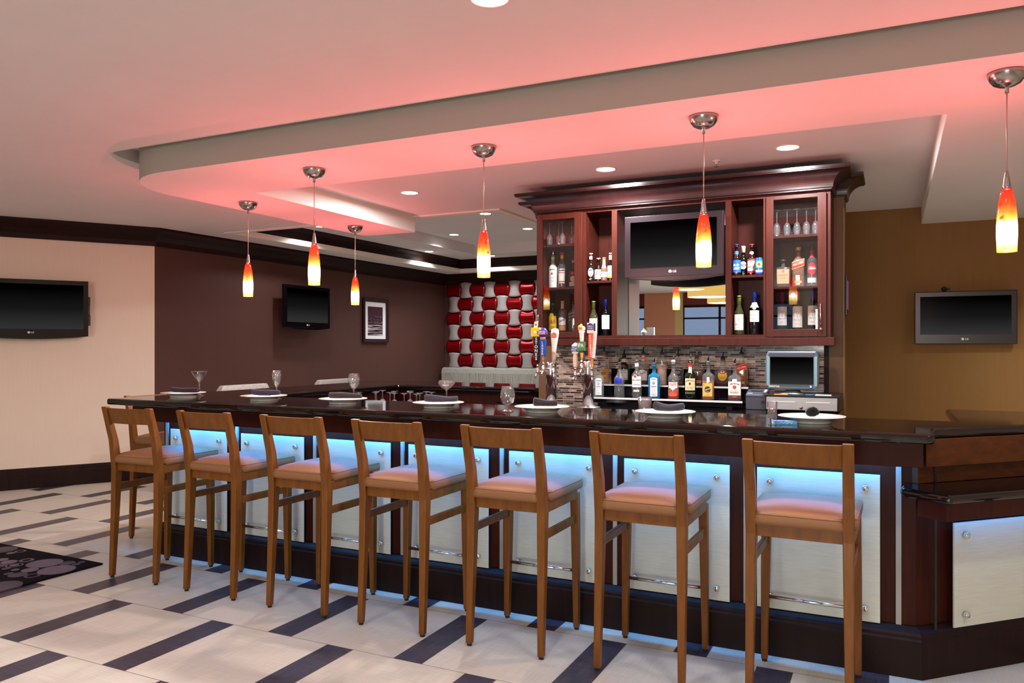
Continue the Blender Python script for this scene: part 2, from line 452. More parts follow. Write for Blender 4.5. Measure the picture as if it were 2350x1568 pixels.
# ------------------------------------------------------------------ room shell
ZC, ZS, ZSLOT = 2.74, 2.583, 2.83
XW, YF, YB = -7.30, 12.20, 8.17          # brown wall, far wall, right-hand wall behind the bar
XL, XR, Y0 = -9.60, 4.50, -6.50
CW = (-7.30, 6.00); CE = (XL, 6.00 - 2.30*.85/.527)    # the slanted cream wall
outer = [(XL, Y0), (XR, Y0), (XR, YB), (-2.7, YB), (-2.7, YF), (XW, YF), CW, CE]
struct(MB().prism(outer, -.05, 0).build('floor', M['floor']), 'cream tile floor with dark strips')
def wall(name, a, b, z0, z1, mat, t=.10, label=None):
    d = (Vector(b)-Vector(a)).normalized(); n = Vector((d.y, -d.x))   # to the right of travel = outside
    q = [a, b, (b[0]+n.x*t, b[1]+n.y*t), (a[0]+n.x*t, a[1]+n.y*t)]
    return struct(MB().prism(q, z0, z1).build(name, mat), label)
wall('wall_left', CW, CE, 0, ZC, M['cream_wall'])
wall('wall_left_brown', (XW, YF), CW, 0, ZC, M['brown_weave'])
wall('wall_back', (-2.7, YF), (XW, YF), 0, ZC, M['brown_weave'])
wall('wall_lounge', (-2.7, YB), (-2.7, YF), 0, ZC, M['brown_wall'])
wall('wall_right_brown', (XR, YB), (-2.7, YB), 0, ZC, M['brown_wall'])
wall('wall_right', (XR, Y0), (XR, YB), 0, ZC, M['cream_wall'])
wall('wall_far_left', CE, (XL, Y0), 0, ZC, M['cream_wall'])
# street wall behind the camera: columns, windows, dark red wood header
M['red_header'] = wood('red_wood_header', rgb(96,18,20), rgb(120,30,28), .4, (.5,1,8))
fw = MB().prism([(XL, Y0-.1), (XR, Y0-.1), (XR, Y0), (XL, Y0)], 0, .5)
fw.prism([(XL, Y0-.1), (XR, Y0-.1), (XR, Y0), (XL, Y0)], 2.44, ZC, 1)
for a, b, mi in ((XL, -7.2, 0), (-5.48, -4.72, 2), (-4.72, -4.54, 3), (-1.95, -1.55, 0), (.45, 1.1, 0), (2.4, XR, 0)):
    fw.prism([(a, Y0-.1), (b, Y0-.1), (b, Y0+.05), (a, Y0+.05)], 0, ZC-.001, mi)
M['peach_col'] = pmat('peach_column', rgb(206,146,116), .7); M['yellow_col'] = pmat('straw_column', rgb(206,190,128), .7)
struct(fw.build('wall_front', [M['cream_wall'], M['red_header'], M['peach_col'], M['yellow_col']]))
M['dusk'] = emit('dusk_window', rgb(150,170,205), .75)
for i, (a, b) in enumerate(((-7.2, -5.48), (-4.54, -1.95), (-1.55, .45), (1.1, 2.4))):
    w = struct(MB().box(a, b, Y0-.08, Y0-.06, .5, 2.44).build('window_%d' % (i+1), M['dusk']))
    fr = MB(); x = a
    for k in range(4):
        xx = a + (b-a)*k/3; fr.box(xx-.025, xx+.025, Y0-.05, Y0-.01, .5, 2.44)
    fr.box(a, b, Y0-.05, Y0-.01, .5, .55); fr.box(a, b, Y0-.05, Y0-.01, 2.38, 2.44); fr.box(a, b, Y0-.05, Y0-.01, 2.1, 2.14)
    fr.build('window_frame', M['espresso'], w)

# ceiling at 2.74 with the shadow slot around the dropped soffit and the lounge tray
def arc(cx, cy, r, a0, a1, n):
    return [(cx + r*cos(radians(a0+(a1-a0)*i/n)), cy + r*sin(radians(a0+(a1-a0)*i/n))) for i in range(n+1)]
curve = arc(-4.28, 4.17, .60, 270, 180, 14)                # soffit corner: front edge Y 3.57, left edge X -4.88
slot = [(XR-.02, 3.50), (-4.60, 3.49), (-4.685, 3.50), (-4.745, 3.60), (-4.806, 3.80), (-4.87, 4.08), (-4.90, 4.4), (-4.90, 4.6), (-4.88, 4.6)]
slot += list(reversed(curve)) + [(XR-.02, 3.57)]
TR = (-6.76, -3.36, 6.57, 11.82)                           # tray opening
tray = [(TR[0], TR[2]), (TR[1], TR[2]), (TR[1], TR[3]), (TR[0], TR[3])]
slot_edge = [(XR, 3.50)] + slot[1:9]
cl = MB().prism([(XL, Y0), (XR, Y0)] + slot_edge + [(-4.88, TR[2]), (XW, TR[2]), CW, CE], ZC, ZC+.03)
for x0, x1, y0, y1 in ((XW, TR[0], TR[2], YF), (TR[0], TR[1], TR[3], YF), (TR[1], -2.7, TR[2], YF), (-2.7, XR, TR[2], YB), (-4.88, XR, 4.0, TR[2])):
    cl.prism([(x0, y0), (x1, y0), (x1, y1), (x0, y1)], ZC, ZC+.03)
cl.sweep(slot_edge, [(0, ZC+.001), (.012, ZC+.001), (.012, ZSLOT), (0, ZSLOT)])
struct(cl.build('ceiling', M['ceiling'], fix=False), 'painted ceiling')
sl = MB().prism([(XR, 3.3), (-4.95, 3.3), (-4.95, 4.7), (-4.7, 4.7), (-4.7, 3.75), (XR, 3.75)], ZSLOT, ZSLOT+.02)
struct(sl.build('ceiling_slot', M['ceiling']))
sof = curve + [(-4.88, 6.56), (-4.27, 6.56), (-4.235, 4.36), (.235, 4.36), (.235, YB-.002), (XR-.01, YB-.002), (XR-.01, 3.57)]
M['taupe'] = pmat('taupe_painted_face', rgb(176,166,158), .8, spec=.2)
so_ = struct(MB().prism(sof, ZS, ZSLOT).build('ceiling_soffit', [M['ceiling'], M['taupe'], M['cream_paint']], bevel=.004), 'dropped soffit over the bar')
for p in so_.data.polygons:                                 # outer face darker, its shade put into the colour; inner faces cream
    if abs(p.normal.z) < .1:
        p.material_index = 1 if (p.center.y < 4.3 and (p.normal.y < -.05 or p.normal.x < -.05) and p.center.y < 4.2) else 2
# lounge tray: cream lip, dark crown, second and third ceilings
def ring(x0, x1, y0, y1): return [(x0, y0), (x1, y0), (x1, y1), (x0, y1)]
lp = MB().sweep(ring(*TR), [(-.014, ZC-.012), (.05, ZC-.012), (.05, ZC+.055), (-.014, ZC+.055)], 0, True)
struct(lp.build('trim_1', M['cream_paint']))
T2 = (TR[0]-.16, TR[1]+.16, TR[2]-.16, TR[3]+.16)
cr_ = MB().sweep(ring(*T2), [(0, 2.772), (0, 2.965), (-.18, 2.965), (-.17, 2.94), (-.14, 2.90), (-.12, 2.85), (-.115, 2.772)], 0, True)
struct(cr_.build('trim_2', M['espresso']))
T3 = (TR[0]+.62, TR[1]-.62, TR[2]+.62, TR[3]-.62)
struct(MB().prism(ring(TR[0]-.2, TR[1]+.2, TR[2]-.2, TR[3]+.2), 2.955, 2.985, 0, [ring(*T3)]).build('ceiling_tray', M['ceiling'], fix=False))
up = MB().prism(ring(T3[0]-.1, T3[1]+.1, T3[2]-.1, T3[3]+.1), 3.10, 3.12)
up.sweep(ring(*T3), [(-.010, 2.945), (.03, 2.945), (.03, 3.10), (-.010, 3.10)], 0, True)
struct(up.build('ceiling_tray_top', M['ceiling']))
# crown and base mouldings on the left-hand walls
crown = [(0, 2.55), (-.02, 2.55), (-.03, 2.60), (-.07, 2.65), (-.12, 2.69), (-.14, 2.71), (-.14, ZC-.001), (0, ZC-.001)]
pathL = [(-2.71, YF), (XW, YF), CW, CE, (XL, Y0+.06)]
struct(MB().sweep(pathL, [(x, z) for x, z in crown]).build('trim_3', M['espresso']), 'dark crown moulding')
base = [(0, 0), (-.025, 0), (-.025, .155), (-.02, .165), (-.02, .185), (-.012, .2), (0, .21)]
struct(MB().sweep(pathL, base).build('baseboard_left', M['espresso']), 'dark wood baseboard')
struct(MB().sweep([(XR, YB), (-2.7, YB)], base).build('baseboard_right', M['espresso']))

# back-bar wall with the mosaic
WX0, WX1, WY = -2.73, -.318, 6.12
M['pillar'] = pmat('brown_pillar', rgb(104,74,44), .55)
struct(MB().box(WX0, WX1, WY, WY+.27, 0, ZC).build('wall_bar', M['pillar']), 'brown wall end beside the cabinet')
struct(MB().box(WX1-.004, WX1+.003, WY-.003, WY+.004, 1.0, 2.45).build('trim_4', pmat('brass_corner', rgb(150,120,66), .5, 0)))
struct(MB().box(-2.60, -.452, WY-.012, WY, 1.0, 1.46).build('wall_backsplash', M['mosaic']), 'glass mosaic backsplash')
struct(MB().box(-.452, -.42, WY-.02, WY, 1.0, 1.46).build('trim_5', C(20,15,14,.75)))

# ------------------------------------------------------------------ bar
HC = 1.09
top_poly = [(-4.87, 3.61), (.135, 3.61), (.155, 3.63), (.155, 3.80), (.17, 3.87), (1.02, 4.72), (1.02, 5.12), (.27, 5.12), (.27, 4.30),
            (-4.18, 4.30), (-4.18, 6.13), (-2.76, 6.13), (-2.76, 6.80), (-4.87, 6.80)]
tp = MB().prism(top_poly, HC-.042, HC).build('bar_worktop', M['granite'], bevel=.019, seg=4)
tag(tp, 'glossy black granite bar top wrapping around the bar in a U', 'bar top')
bar = thing('bar_counter', 'dark cherry bar base with frosted light panels below the granite top', 'bar counter')
s2 = sqrt(2)
b_ = MB().prism([(-4.62, 3.88), (.09, 3.88), (1.0, 4.79), (1.0, 5.08), (.34, 5.08), (.34, 4.22), (-4.26, 4.22), (-4.26, 6.22), (-2.80, 6.22), (-2.80, 6.7), (-4.62, 6.7)], 0, HC-.043)
b_.build('body', M['cherry'], bar)
pl_path = [(-4.66, 6.4), (-4.66, 3.82), (.113, 3.82), (1.02, 4.727)]
pp = [(0, 0), (0, .165), (-.006, .172), (-.006, .185), (-.014, .195), (-.045, .215), (-.075, .215), (-.075, 0)]
MB().sweep(list(pl_path), [(o, z) for o, z in pp]).build('plinth', M['espresso'], bar, bevel=.002)
ap = MB().sweep([(-4.72, 6.5), (-4.72, 3.70), (.115, 3.70), (.115, 3.88)], [(0, .938), (0, HC-.043), (-.03, HC-.043), (-.03, .938)])
ap.build('apron', M['cherry'], bar, bevel=.002)
MB().box(-4.55, .05, 3.80, 3.83, .980, .988).box(-4.55, .05, 3.81, 3.82, .988, HC-.045, 0).build('led_strip', M['led'], bar)
for k in range(8):
    x = .022 - .658*k
    MB().box(x-.011, x+.011, 3.868, 3.882, .213, HC-.05).build('metal_strip', M['alu'], bar)
def standoff(x, y, z, parent, rz=0):
    m = MB().lathe([(.0, -.022), (.011, -.022), (.0135, -.019), (.0135, 0), (.009, 0), (.009, .01)], 0, 20, axis='y')
    return m.build('standoff', M['chrome'], parent, (x, y, z), (0, 0, rz))
for k in range(7):
    xc = -.317 - .658*k
    pn = MB().box(xc-.265, xc+.265, 3.853, 3.860, .213, .875).build('frosted_panel', M['panel'], bar, bevel=.0015)
    for sx in (-1, 1):
        for z in (.275, .815):
            standoff(xc + sx*.205, 3.853, z, pn)
# angled end with the low ledge
d45 = Vector((1, 1, 0))/s2; n45 = Vector((1, -1, 0))/s2
def along(p, t, out): return (p[0] + d45.x*t + n45.x*out, p[1] + d45.y*t + n45.y*out)
cb0 = (.09, 3.88)
up_ = MB().prism([along(cb0, -.02, .0), along(cb0, 1.29, .0), along(cb0, 1.29, .03), along(cb0, -.02, .03)], .85, HC-.045)
up_.build('upper_face', M['angle_wood'], bar)
MB().prism([along(cb0, .0, .03), along(cb0, 1.29, .03), along(cb0, 1.29, .065), along(cb0, -.01, .065)], .925, HC-.044).build('fascia', M['angle_wood'], bar, bevel=.002)
MB().prism([along(cb0, .07, .031), along(cb0, .085, .031), along(cb0, .085, .034), along(cb0, .07, .034)], .2, .925).build('groove', M['black'], bar)
pn = MB().prism([along(cb0, .175, .035), along(cb0, 1.2, .035), along(cb0, 1.2, .042), along(cb0, .175, .042)], .20, .665).build('frosted_panel', M['panel'], bar)
for t in (.235, 1.14):
    for z in (.255, .61):
        q = along(cb0, t, .042)
        standoff(q[0], q[1], z, pn, radians(45))
lg_poly = [(.026, 3.70), (.204, 3.575), along((.204, 3.575), 1.05, 0), along(cb0, 1.2, .031), along(cb0, .0, .031), (.04, 3.85)]
ledge = thing('low_ledge', 'low black granite ledge on the angled end of the bar', 'ledge')
MB().prism(lg_poly, .812, .85).build('ledge_top', M['granite'], ledge, bevel=.017, seg=4)
MB().prism([(.095, 3.74), (.20, 3.668), along((.20, 3.668), .95, 0), along(cb0, 1.1, .032), along(cb0, .02, .032), (.105, 3.86)], .728, .8115).build('ledge_apron', M['cherry_lit'], ledge, bevel=.002)

# inner work counter below the far arm of the bar and the back counter
wc = thing('work_counter', 'dark steel work counter inside the far arm of the bar', 'counter')
MB().box(-4.17, -2.9, 5.25, 6.20, .85, .88).build('counter_top', pmat('dark_steel_top', rgb(74,88,98), .3, .3), wc)
MB().box(-4.16, -2.92, 5.32, 6.2, 0, .85).build('cabinet_body', M['black'], wc)
bc = thing('back_counter', 'black granite back counter under the mosaic wall', 'counter')
MB().box(-2.88, WX1, 5.22, WY-.013, .965, 1.0).build('counter_top', M['granite'], bc, bevel=.01)
b2 = MB().box(-2.86, WX1-.02, 5.27, WY-.02, 0, .965).build('cabinet_body', M['black'], bc)
for k in range(4):
    x = -2.84 + k*.625
    d = MB().box(x, x+.61, 5.25, 5.27, .1, .94).build('door', M['espresso'], bc, bevel=.003)
    MB().tube([(x+.56, 5.25, .78), (x+.56, 5.225, .78), (x+.56, 5.225, .88), (x+.56, 5.25, .88)], .005).build('handle', M['chrome'], d)

# ------------------------------------------------------------------ bar stools
def rect_ring(cx, cy, z, w, d): return [(cx-w/2, cy-d/2, z), (cx+w/2, cy-d/2, z), (cx+w/2, cy+d/2, z), (cx-w/2, cy+d/2, z)]
def make_stool():
    t = thing('bar_stool', '', 'bar stool', group='honey wood stools along the bar')
    for s in (-1, 1):
        pts = [(.190, -.222, .012, .030, .030), (.187, -.203, .40, .038, .040), (.185, -.193, .68, .042, .050), (.186, -.215, .86, .042, .042), (.188, -.272, 1.075, .042, .030)]
        m = MB().loft([rect_ring(s*x, y, z, w, d) for x, y, z, w, d in pts], 0, False)
        lg = m.build('leg', M['honey'], t, bevel=.004)
        MB().lathe([(.011, 0), (.012, .002), (.012, .013)], 0, 12, (s*.190, -.222, 0)).build('glide', M['rubber'], lg)
        pts = [(.198, .208, .012, .028, .030), (.193, .210, .42, .038, .040), (.188, .211, .70, .042, .042)]
        lg = MB().loft([rect_ring(s*x, y, z, w, d) for x, y, z, w, d in pts], 0, False).build('leg', M['honey'], t, bevel=.004)
        MB().lathe([(.011, 0), (.012, .002), (.012, .013)], 0, 12, (s*.198, .208, 0)).build('glide', M['rubber'], lg)
        MB().box(s*.189-.010, s*.189+.010, -.19, .20, .545, .585).build('stretcher', M['honey'], t, bevel=.003)
    fr = MB().box(-.168, .168, -.205, -.18, .670, .722); fr.box(-.168, .168, .205, .23, .670, .722)
    fr.box(-.206, -.182, -.175, .20, .672, .722); fr.box(.182, .206, -.175, .20, .672, .722); fr.box(-.18, .18, -.18, .205, .70, .718)
    fr.build('seat_frame', M['honey'], t, bevel=.003)
    # cushion with its rear corners notched round the back posts
    def hw(y): return .1635 if y < -.165 else (.21 if y > -.15 else .1635 + (.0465)*(y+.165)/.015)
    ys = [-.218, -.205, -.18, -.166, -.150, -.13, -.08, -.02, .05, .12, .18, .22, .242, .25]
    nx = 14; c = MB(); rows = []
    for y in ys:
        t_ = (y - .016)/.234
        row = []
        for i in range(nx+1):
            s = -1 + 2*i/nx
            h = .768 + .030*max(0, 1-abs(s)**3.2)*max(0, 1-abs(t_)**3.2)
            row.append((s*hw(y), y, h))
        rows.append(row)
    vs = [p for r in rows for p in r]; fs = []
    W = nx+1
    for j in range(len(ys)-1):
        for i in range(nx): fs.append((j*W+i, j*W+i+1, (j+1)*W+i+1, (j+1)*W+i))
    c.add(vs, fs, 0, True)
    edge = [rows[0][i] for i in range(W)] + [r[-1] for r in rows[1:]] + [rows[-1][i] for i in range(W-2, -1, -1)] + [r[0] for r in reversed(rows[1:-1])]
    n = len(edge); rings = []
    for off, z in ((0, None), (.006, .755), (.007, .735), (.002, .721)):
        r = []
        for x, y, h in edge:
            d = Vector((x, y-.016)); d = d.normalized() if d.length else d
            r.append((x + d.x*off, y + d.y*off, h if z is None else z))
        rings.append(r)
    c.loft(rings, 0, True, False); c.add(rings[-1], [tuple(range(n))], 0)
    seat = c.build('seat', M['vinyl'], t)
    MB().tube([(p[0]*1.012, p[1]*1.01, p[2]-.004) for p in edge] + [(edge[0][0]*1.012, edge[0][1]*1.01, edge[0][2]-.004)], .0022, 0, 6).build('piping', M['stitch'], seat)
    # curved top rail
    rings = []
    for i in range(13):
        s = -1 + 2*i/12; x = s*.168; b = -.020*(1-s*s)
        rings.append([(x, -.232+b, .972), (x, -.249+b, .972), (x, -.276+b, 1.068), (x, -.259+b, 1.068)])
    MB().loft([[(p[0], p[1], p[2]) for p in r] for r in rings], 0, False).build('back_rail', M['honey'], t, bevel=.004)
    MB().tube([(-.195, .210, .300), (.195, .210, .300)], .0085, 0, 14).build('foot_rail', M['chrome'], t)
    return t
stool = make_stool()
SEATS = [(-4.222, 'martini glass', 'first from the left'), (-3.569, 'champagne flute', 'second from the left'), (-2.925, 'tulip wine glass', 'third from the left'),
         (-2.300, 'coupe glass', 'fourth, the middle one'), (-1.655, 'beer goblet', 'fifth from the left'), (-1.000, 'short tumbler', 'sixth from the left'), (-.338, 'tall shot glass', 'last on the right')]
for i, (x, g, w) in enumerate(SEATS):
    o = stool if i == 0 else copy_tree(stool)
    o.location = (x, 3.535, 0); o.rotation_euler = (0, 0, radians([1.5, -1, .5, -.5, 0, 0, -1][i]))
    o['label'] = 'honey wood bar stool before the %s, %s' % (g, w)
o = copy_tree(stool); o.location = (-4.95, 4.235, 0); o.rotation_euler = (0, 0, radians(-90))
o['label'] = 'honey wood bar stool standing at the left side of the bar behind the others'

# ------------------------------------------------------------------ pendants and downlights
def make_pendant():
    t = thing('pendant_lamp', '', 'pendant lamp', group='amber glass pendants over the bar')
    zt = ZS
    MB().lathe([(.072, 0), (.071, -.012), (.064, -.030), (.050, -.048), (.030, -.058), (.010, -.062), (.0075, -.066), (.0075, -.085), (.0, -.085)], 0, 28).build('canopy', M['nickel'], t)
    MB().tube([(0, 0, -.08), (0.001, 0, -.25), (0, 0, -.42)], .0028, 0, 8).build('cord', pmat('clear_cord', rgb(190,160,150), .25, .3) if 'cordm' not in M else M['cordm'], t)
    MB().lathe([(.004, -.405), (.007, -.415), (.011, -.44), (.0155, -.472), (.0165, -.485), (.0, -.485)], 0, 20).build('socket_cone', M['nickel'], t)
    z1, z0 = -.475, -.742; Ht = z1-z0
    prof = [(.013, 1.0), (.018, .97), (.024, .90), (.031, .75), (.0365, .55), (.0385, .40), (.0385, .25), (.037, .08), (.0365, 0), (.0345, 0), (.035, .1), (.034, .3), (.03, .7), (.013, .95)]
    MB().lathe([(r, z0 + Ht*h) for r, h in prof], 0, 28, cap=False).build('shade', M['shade'], t)
    return t
pen = make_pendant()
PEN = [(-4.56, 4.614, 'nearest the front of the left ceiling arm, lamp left of the row'), (-3.322, 3.93, 'second from the left end of the front row, above the flute'), (-4.56, 5.975, 'farthest one, beside the framed picture'),
       (-2.085, 3.91, 'in the middle of the front row, over the beer goblet'), (-.838, 3.87, 'in front of the cabinet television'), (.423, 3.80, 'at the far right above the angled bar end')]
PENL = ['amber glass pendant on the left ceiling arm, nearer of the two there', 'amber glass pendant hanging just above the television on the woven wall', 'smallest amber glass pendant, beside the framed picture at the back of the left arm',
        'amber glass pendant hanging in front of the red and silver wave panels', 'amber glass pendant hanging in front of the cabinet television', 'amber glass pendant at the right edge near the wall television']
PENDROT = [0, 1.9, 3.1, 4.4, 5.2, 2.5]
for i, (x, y, w) in enumerate(PEN):
    o = pen if i == 0 else copy_tree(pen)
    o.location = (x, y, ZS - .0005); o.rotation_euler = (0, 0, PENDROT[i]); o['label'] = PENL[i]
def make_down():
    t = thing('recessed_downlight', '', 'ceiling light', group='white recessed downlights')
    MB().lathe([(.080, 0), (.080, -.004), (.072, -.006), (.066, -.003), (.066, 0)], 0, 32, cap=False).build('trim_ring', M['trim_white'], t)
    MB().lathe([(.066, -.002), (.0, -.0021)], 0, 32, cap=False).build('lens', M['lens'], t)
    return t
dl = make_down()
DOWN = [(-3.644, 5.513, ZC, 'in the bar ceiling left of the cabinet, beside the cream soffit face'), (-1.879, 5.407, ZC, 'in the ceiling above the middle of the cabinet front'), (-.613, 5.332, ZC, 'in the ceiling above the right end of the cabinet'),
        (-1.341, 2.56, ZC, 'at the top edge of the picture in the pink ceiling'), (-6.448, 7.743, 2.955, 'in the lounge tray nearest the left wall'), (-6.610, 10.557, 2.955, 'in the lounge tray close to the far left corner'),
        (-5.999, 11.50, 2.955, 'in the lounge tray by the far wall over the red art'), (-5.827, 9.994, 3.10, 'in the raised lounge ceiling, left of two'), (-4.604, 9.941, 3.10, 'in the raised lounge ceiling, beside the cabinet crown'), (-4.552, 8.580, 3.10, 'in the raised lounge ceiling behind the middle pendant cord')]
ENER = []
for i, (x, y, z, w) in enumerate(DOWN):
    o = dl if i == 0 else copy_tree(dl)
    o.location = (x, y, z - .0005); o['label'] = 'white recessed downlight ' + w
OFFCAM = [(-.06, 2.56), (-2.55, 1.85), (-6.9, 2.6), (-3.8, 1.30), (1.20, 2.56), (-5.0, .75), (-6.2, -.6), (-1.2, -2.2), (2.4, -1.2), (-4.6, -2.8), (1.5, 6.7), (2.6, 1.4)]  # extra downlights out of view, added to light the room
for k, (x, y) in enumerate(OFFCAM):
    o = copy_tree(dl); o.location = (x, y, (ZS if k == 10 else ZC) - .0005)
    o['label'] = 'white recessed downlight over the room in front of the bar'; 
# drum lamps hanging behind the camera, seen in the mirror
for x, y, z, s_, lb in [(-3.12, -2.6, 2.37, 1, 'largest cream drum lamp reflected in the cabinet mirror'), (-3.28, -1.8, 2.46, .72, 'cream drum lamp reflected at the upper left in the mirror'), (-2.98, -3.5, 2.30, .9, 'lowest cream drum lamp reflected at the mirror edge')]:
    t = thing('drum_lamp', lb, 'drum lamp', (x, y, z), 0, 'cream drum lamps reflected in the mirror'); r = .38*s_
    if 'drum' not in M: M['drum'] = emit('lit_cream_shade', rgb(250,205,110), .9); M['diff'] = emit('lit_diffuser', (1,.95,.86,1), 14)
    MB().lathe([(r, .26), (r, 0), (r-.005, 0), (r-.005, .26)], 0, 40, cap=False).build('drum_shade', M['drum'], t)
    MB().lathe([(r-.01, .01), (.0, .0101)], 0, 40, cap=False).build('diffuser', M['diff'], t)
    MB().tube([(0, 0, .02), (0, 0, ZC-z-.001)], .006).build('stem', M['nickel'], t)
sp = thing('sprinkler', 'small white fire sprinkler on the ceiling before the cabinet crown', 'sprinkler', (-1.103, 5.50, ZC))
MB().lathe([(.028, 0), (.028, -.004), (.012, -.006), (.009, -.025), (.0, -.025)], 0, 18).build('escutcheon', M['trim_white'], sp)
MB().lathe([(.004, -.024), (.004, -.040), (.016, -.041), (.016, -.043), (.0, -.044)], 0, 14).build('deflector', M['nickel'], sp)

# ------------------------------------------------------------------ televisions
def make_tv(label, w, h, loc, rz, curved=True, tilt=0, plum=False, mount=.1, wmount=None):
    """face toward local -Y; base point at the centre of the face"""
    t = thing('television', label, 'television', loc, rz)
    t.rotation_euler = (tilt, 0, rz)
    body = M['plum_black'] if plum else M['gloss_black']
    bz = .045; bb = .085 if not curved else .10
    m = MB()
    x0, x1, z0, z1 = -w/2, w/2, -h/2, h/2
    m.box(x0, x1, 0, .05, z0+.03 if curved else z0, z1)
    if curved:                                   # bowed chin below the screen
        pts = []
        n = 16
        top = [(x0 + w*i/n, z0+.031) for i in range(n+1)]
        bot = [(x0 + w*i/n, z0 + .028 - .03*(1-(2*i/n-1)**2)) for i in range(n+1)]
        vs = []; fs = []
        for y in (0.0, .05):
            for (xa, za) in top: vs.append((xa, y, za))
            for (xa, za) in bot: vs.append((xa, y, za))
        k = n+1
        for i in range(n):
            fs += [(i, i+1, k+i+1, k+i), (2*k+i, 2*k+k+i, 2*k+k+i+1, 2*k+i+1), (k+i, k+i+1, 3*k+i+1, 3*k+i)]
        m.add(vs, fs, 0)
    m.box(x0+.08, x1-.08, .05, .085, z0+.08, z1-.05)
    m.build('housing', body, t, bevel=.006)
    MB().box(x0+bz, x1-bz, -.0025, .004, z0+bb, z1-bz).build('screen', M['screen'], t)
    lg = MB()
    zl = z0 + bb*.52; r = .012 if h > .45 else .010
    if curved: zl = z0 + .065
    lg.lathe([(0, -.0012), (r, -.001), (r, .001)], 0, 20, (-r*1.5, -.001, zl), axis='y')
    lg.text('LG', r*1.9, FRONT(r*1.2, -.0016, zl), 0, .02)
    lg.build('logo', pmat('logo_silver', rgb(225,220,220), .3) if 'logo' not in M else M['logo'], t)
    mm = MB().box(-.12, .12, .085, mount-.012, -.1, .1) if mount > .13 else MB().box(-.2, .2, .085, mount, -.12, .12)
    if mount > .13: mm.box(-.1, .1, mount-.012, mount, -.16, .16)
    mm.build('wall_mount', M['black'], t)
    return t
M['logo'] = pmat('logo_silver', rgb(225,220,220), .3)
tvL = make_tv('wide black television on the cream wall at the left edge', 1.02, .60, (0,0,0), 0, True)
dcw = Vector((.527, .85))     # along the cream wall towards its corner
# right edge of the set falls about 1.0 m before the corner, face 0.13 m proud of the wall
nrm = Vector((.85, -.527))
tvL.location = (CW[0] - 1.16*dcw.x + .13*nrm.x, CW[1] - 1.16*dcw.y + .13*nrm.y, 1.825)
tvL.rotation_euler = (0, 0, math.asin(.85))
MB().box(.508, .530, .02, .07, .05, .14).box(.508, .528, .03, .06, -.05, .05).box(.508, .532, .02, .07, -.16, -.05).build('side_bracket', M['black'], tvL, bevel=.004)
make_tv('black television on the dark woven wall left of the framed picture', .90, .59, (-7.08, 8.255, 1.965), pi/2, True, 0, False, .215)
make_tv('plum black television in the middle niche of the back bar cabinet', .735, .49, (-1.466, 5.715, 2.185), 0, True, 0, True, .37)
make_tv('flat black television on the olive brown wall at the right', .80, .475, (.578, 8.065, 1.708), radians(1.0), False, 0, True, .10)
cam_ = tag(MB().lathe([(.0, -.02), (.02, -.015), (.024, 0), (.02, .015), (0, .02)], 0, 16, axis='y').box(.02, .045, -.01, .01, -.006, .006).build('wall_plug', M['rubber'], None, (.42, 8.15, 1.972)), 'small dark cable plug above the television on the right wall', 'plug')

# ------------------------------------------------------------------ framed picture
def pic_mat():
    m, nt, out = new_mat('city_night_print')
    p = N(nt, 'ShaderNodeBsdfPrincipled', Roughness=.4); tc = N(nt, 'ShaderNodeTexCoord')
    sp = N(nt, 'ShaderNodeSeparateXYZ'); L(nt, tc, 'Generated', sp, 0)
    mp = N(nt, 'ShaderNodeMapping'); mp.inputs['Rotation'].default_value = (radians(32), 0, 0); mp.inputs['Scale'].default_value = (1, 3, 22)
    L(nt, tc, 'Generated', mp, 0)
    n1 = N(nt, 'ShaderNodeTexNoise', Scale=1, Detail=4); L(nt, mp, 0, n1, 'Vector')
    c1 = N(nt, 'ShaderNodeValToRGB'); c1.color_ramp.elements[0].position = .45; c1.color_ramp.elements[0].color = rgb(40,22,34); c1.color_ramp.elements[1].position = .66; c1.color_ramp.elements[1].color = rgb(225,215,220)
    L(nt, n1, 'Fac', c1, 0)
    vo = N(nt, 'ShaderNodeTexVoronoi', Scale=22); L(nt, tc, 'Generated', vo, 'Vector')
    c2 = N(nt, 'ShaderNodeValToRGB'); c2.color_ramp.elements[0].position = .16; c2.color_ramp.elements[0].color = rgb(235,225,230); c2.color_ramp.elements[1].position = .24; c2.color_ramp.elements[1].color = rgb(52,24,42)
    L(nt, vo, 'Distance', c2, 0)
    mr = N(nt, 'ShaderNodeMapRange'); mr.inputs['From Min'].default_value = .38; mr.inputs['From Max'].default_value = .46; L(nt, sp, 'Z', mr, 0)
    up = N(nt, 'ShaderNodeMapRange'); up.inputs['From Min'].default_value = .66; up.inputs['From Max'].default_value = .74; L(nt, sp, 'Z', up, 0)
    mx = N(nt, 'ShaderNodeMixRGB'); L(nt, mr, 0, mx, 0); L(nt, c1, 0, mx, 1); L(nt, c2, 0, mx, 2)
    m3 = N(nt, 'ShaderNodeMixRGB'); L(nt, up, 0, m3, 0); L(nt, mx, 0, m3, 1); m3.inputs[2].default_value = rgb(60,28,48)
    L(nt, m3, 0, p, 'Base Color'); L(nt, p, 0, out, 0)
    return m
pf = thing('framed_picture', 'dark framed black and white city print with white mat on the woven wall', 'picture', (XW+.002, 10.06, 1.853), pi/2)
pw, ph = .66, .69
MB().sweep([(-pw/2, -ph/2), (pw/2, -ph/2), (pw/2, ph/2), (-pw/2, ph/2)], [(0, 0), (0, .035), (-.02, .035), (-.03, .026), (-.055, .026), (-.06, 0)], 0, True).build('frame', pmat('dark_plum_frame', rgb(38,22,30), .3), pf, rot=(pi/2, 0, 0))
MB().box(-pw/2+.055, pw/2-.055, -.012, -.004, -ph/2+.055, ph/2-.055).build('mat_board', M['white'], pf)
MB().box(-.20, .19, -.0145, -.0122, -.235, .215).build('print', pic_mat(), pf)

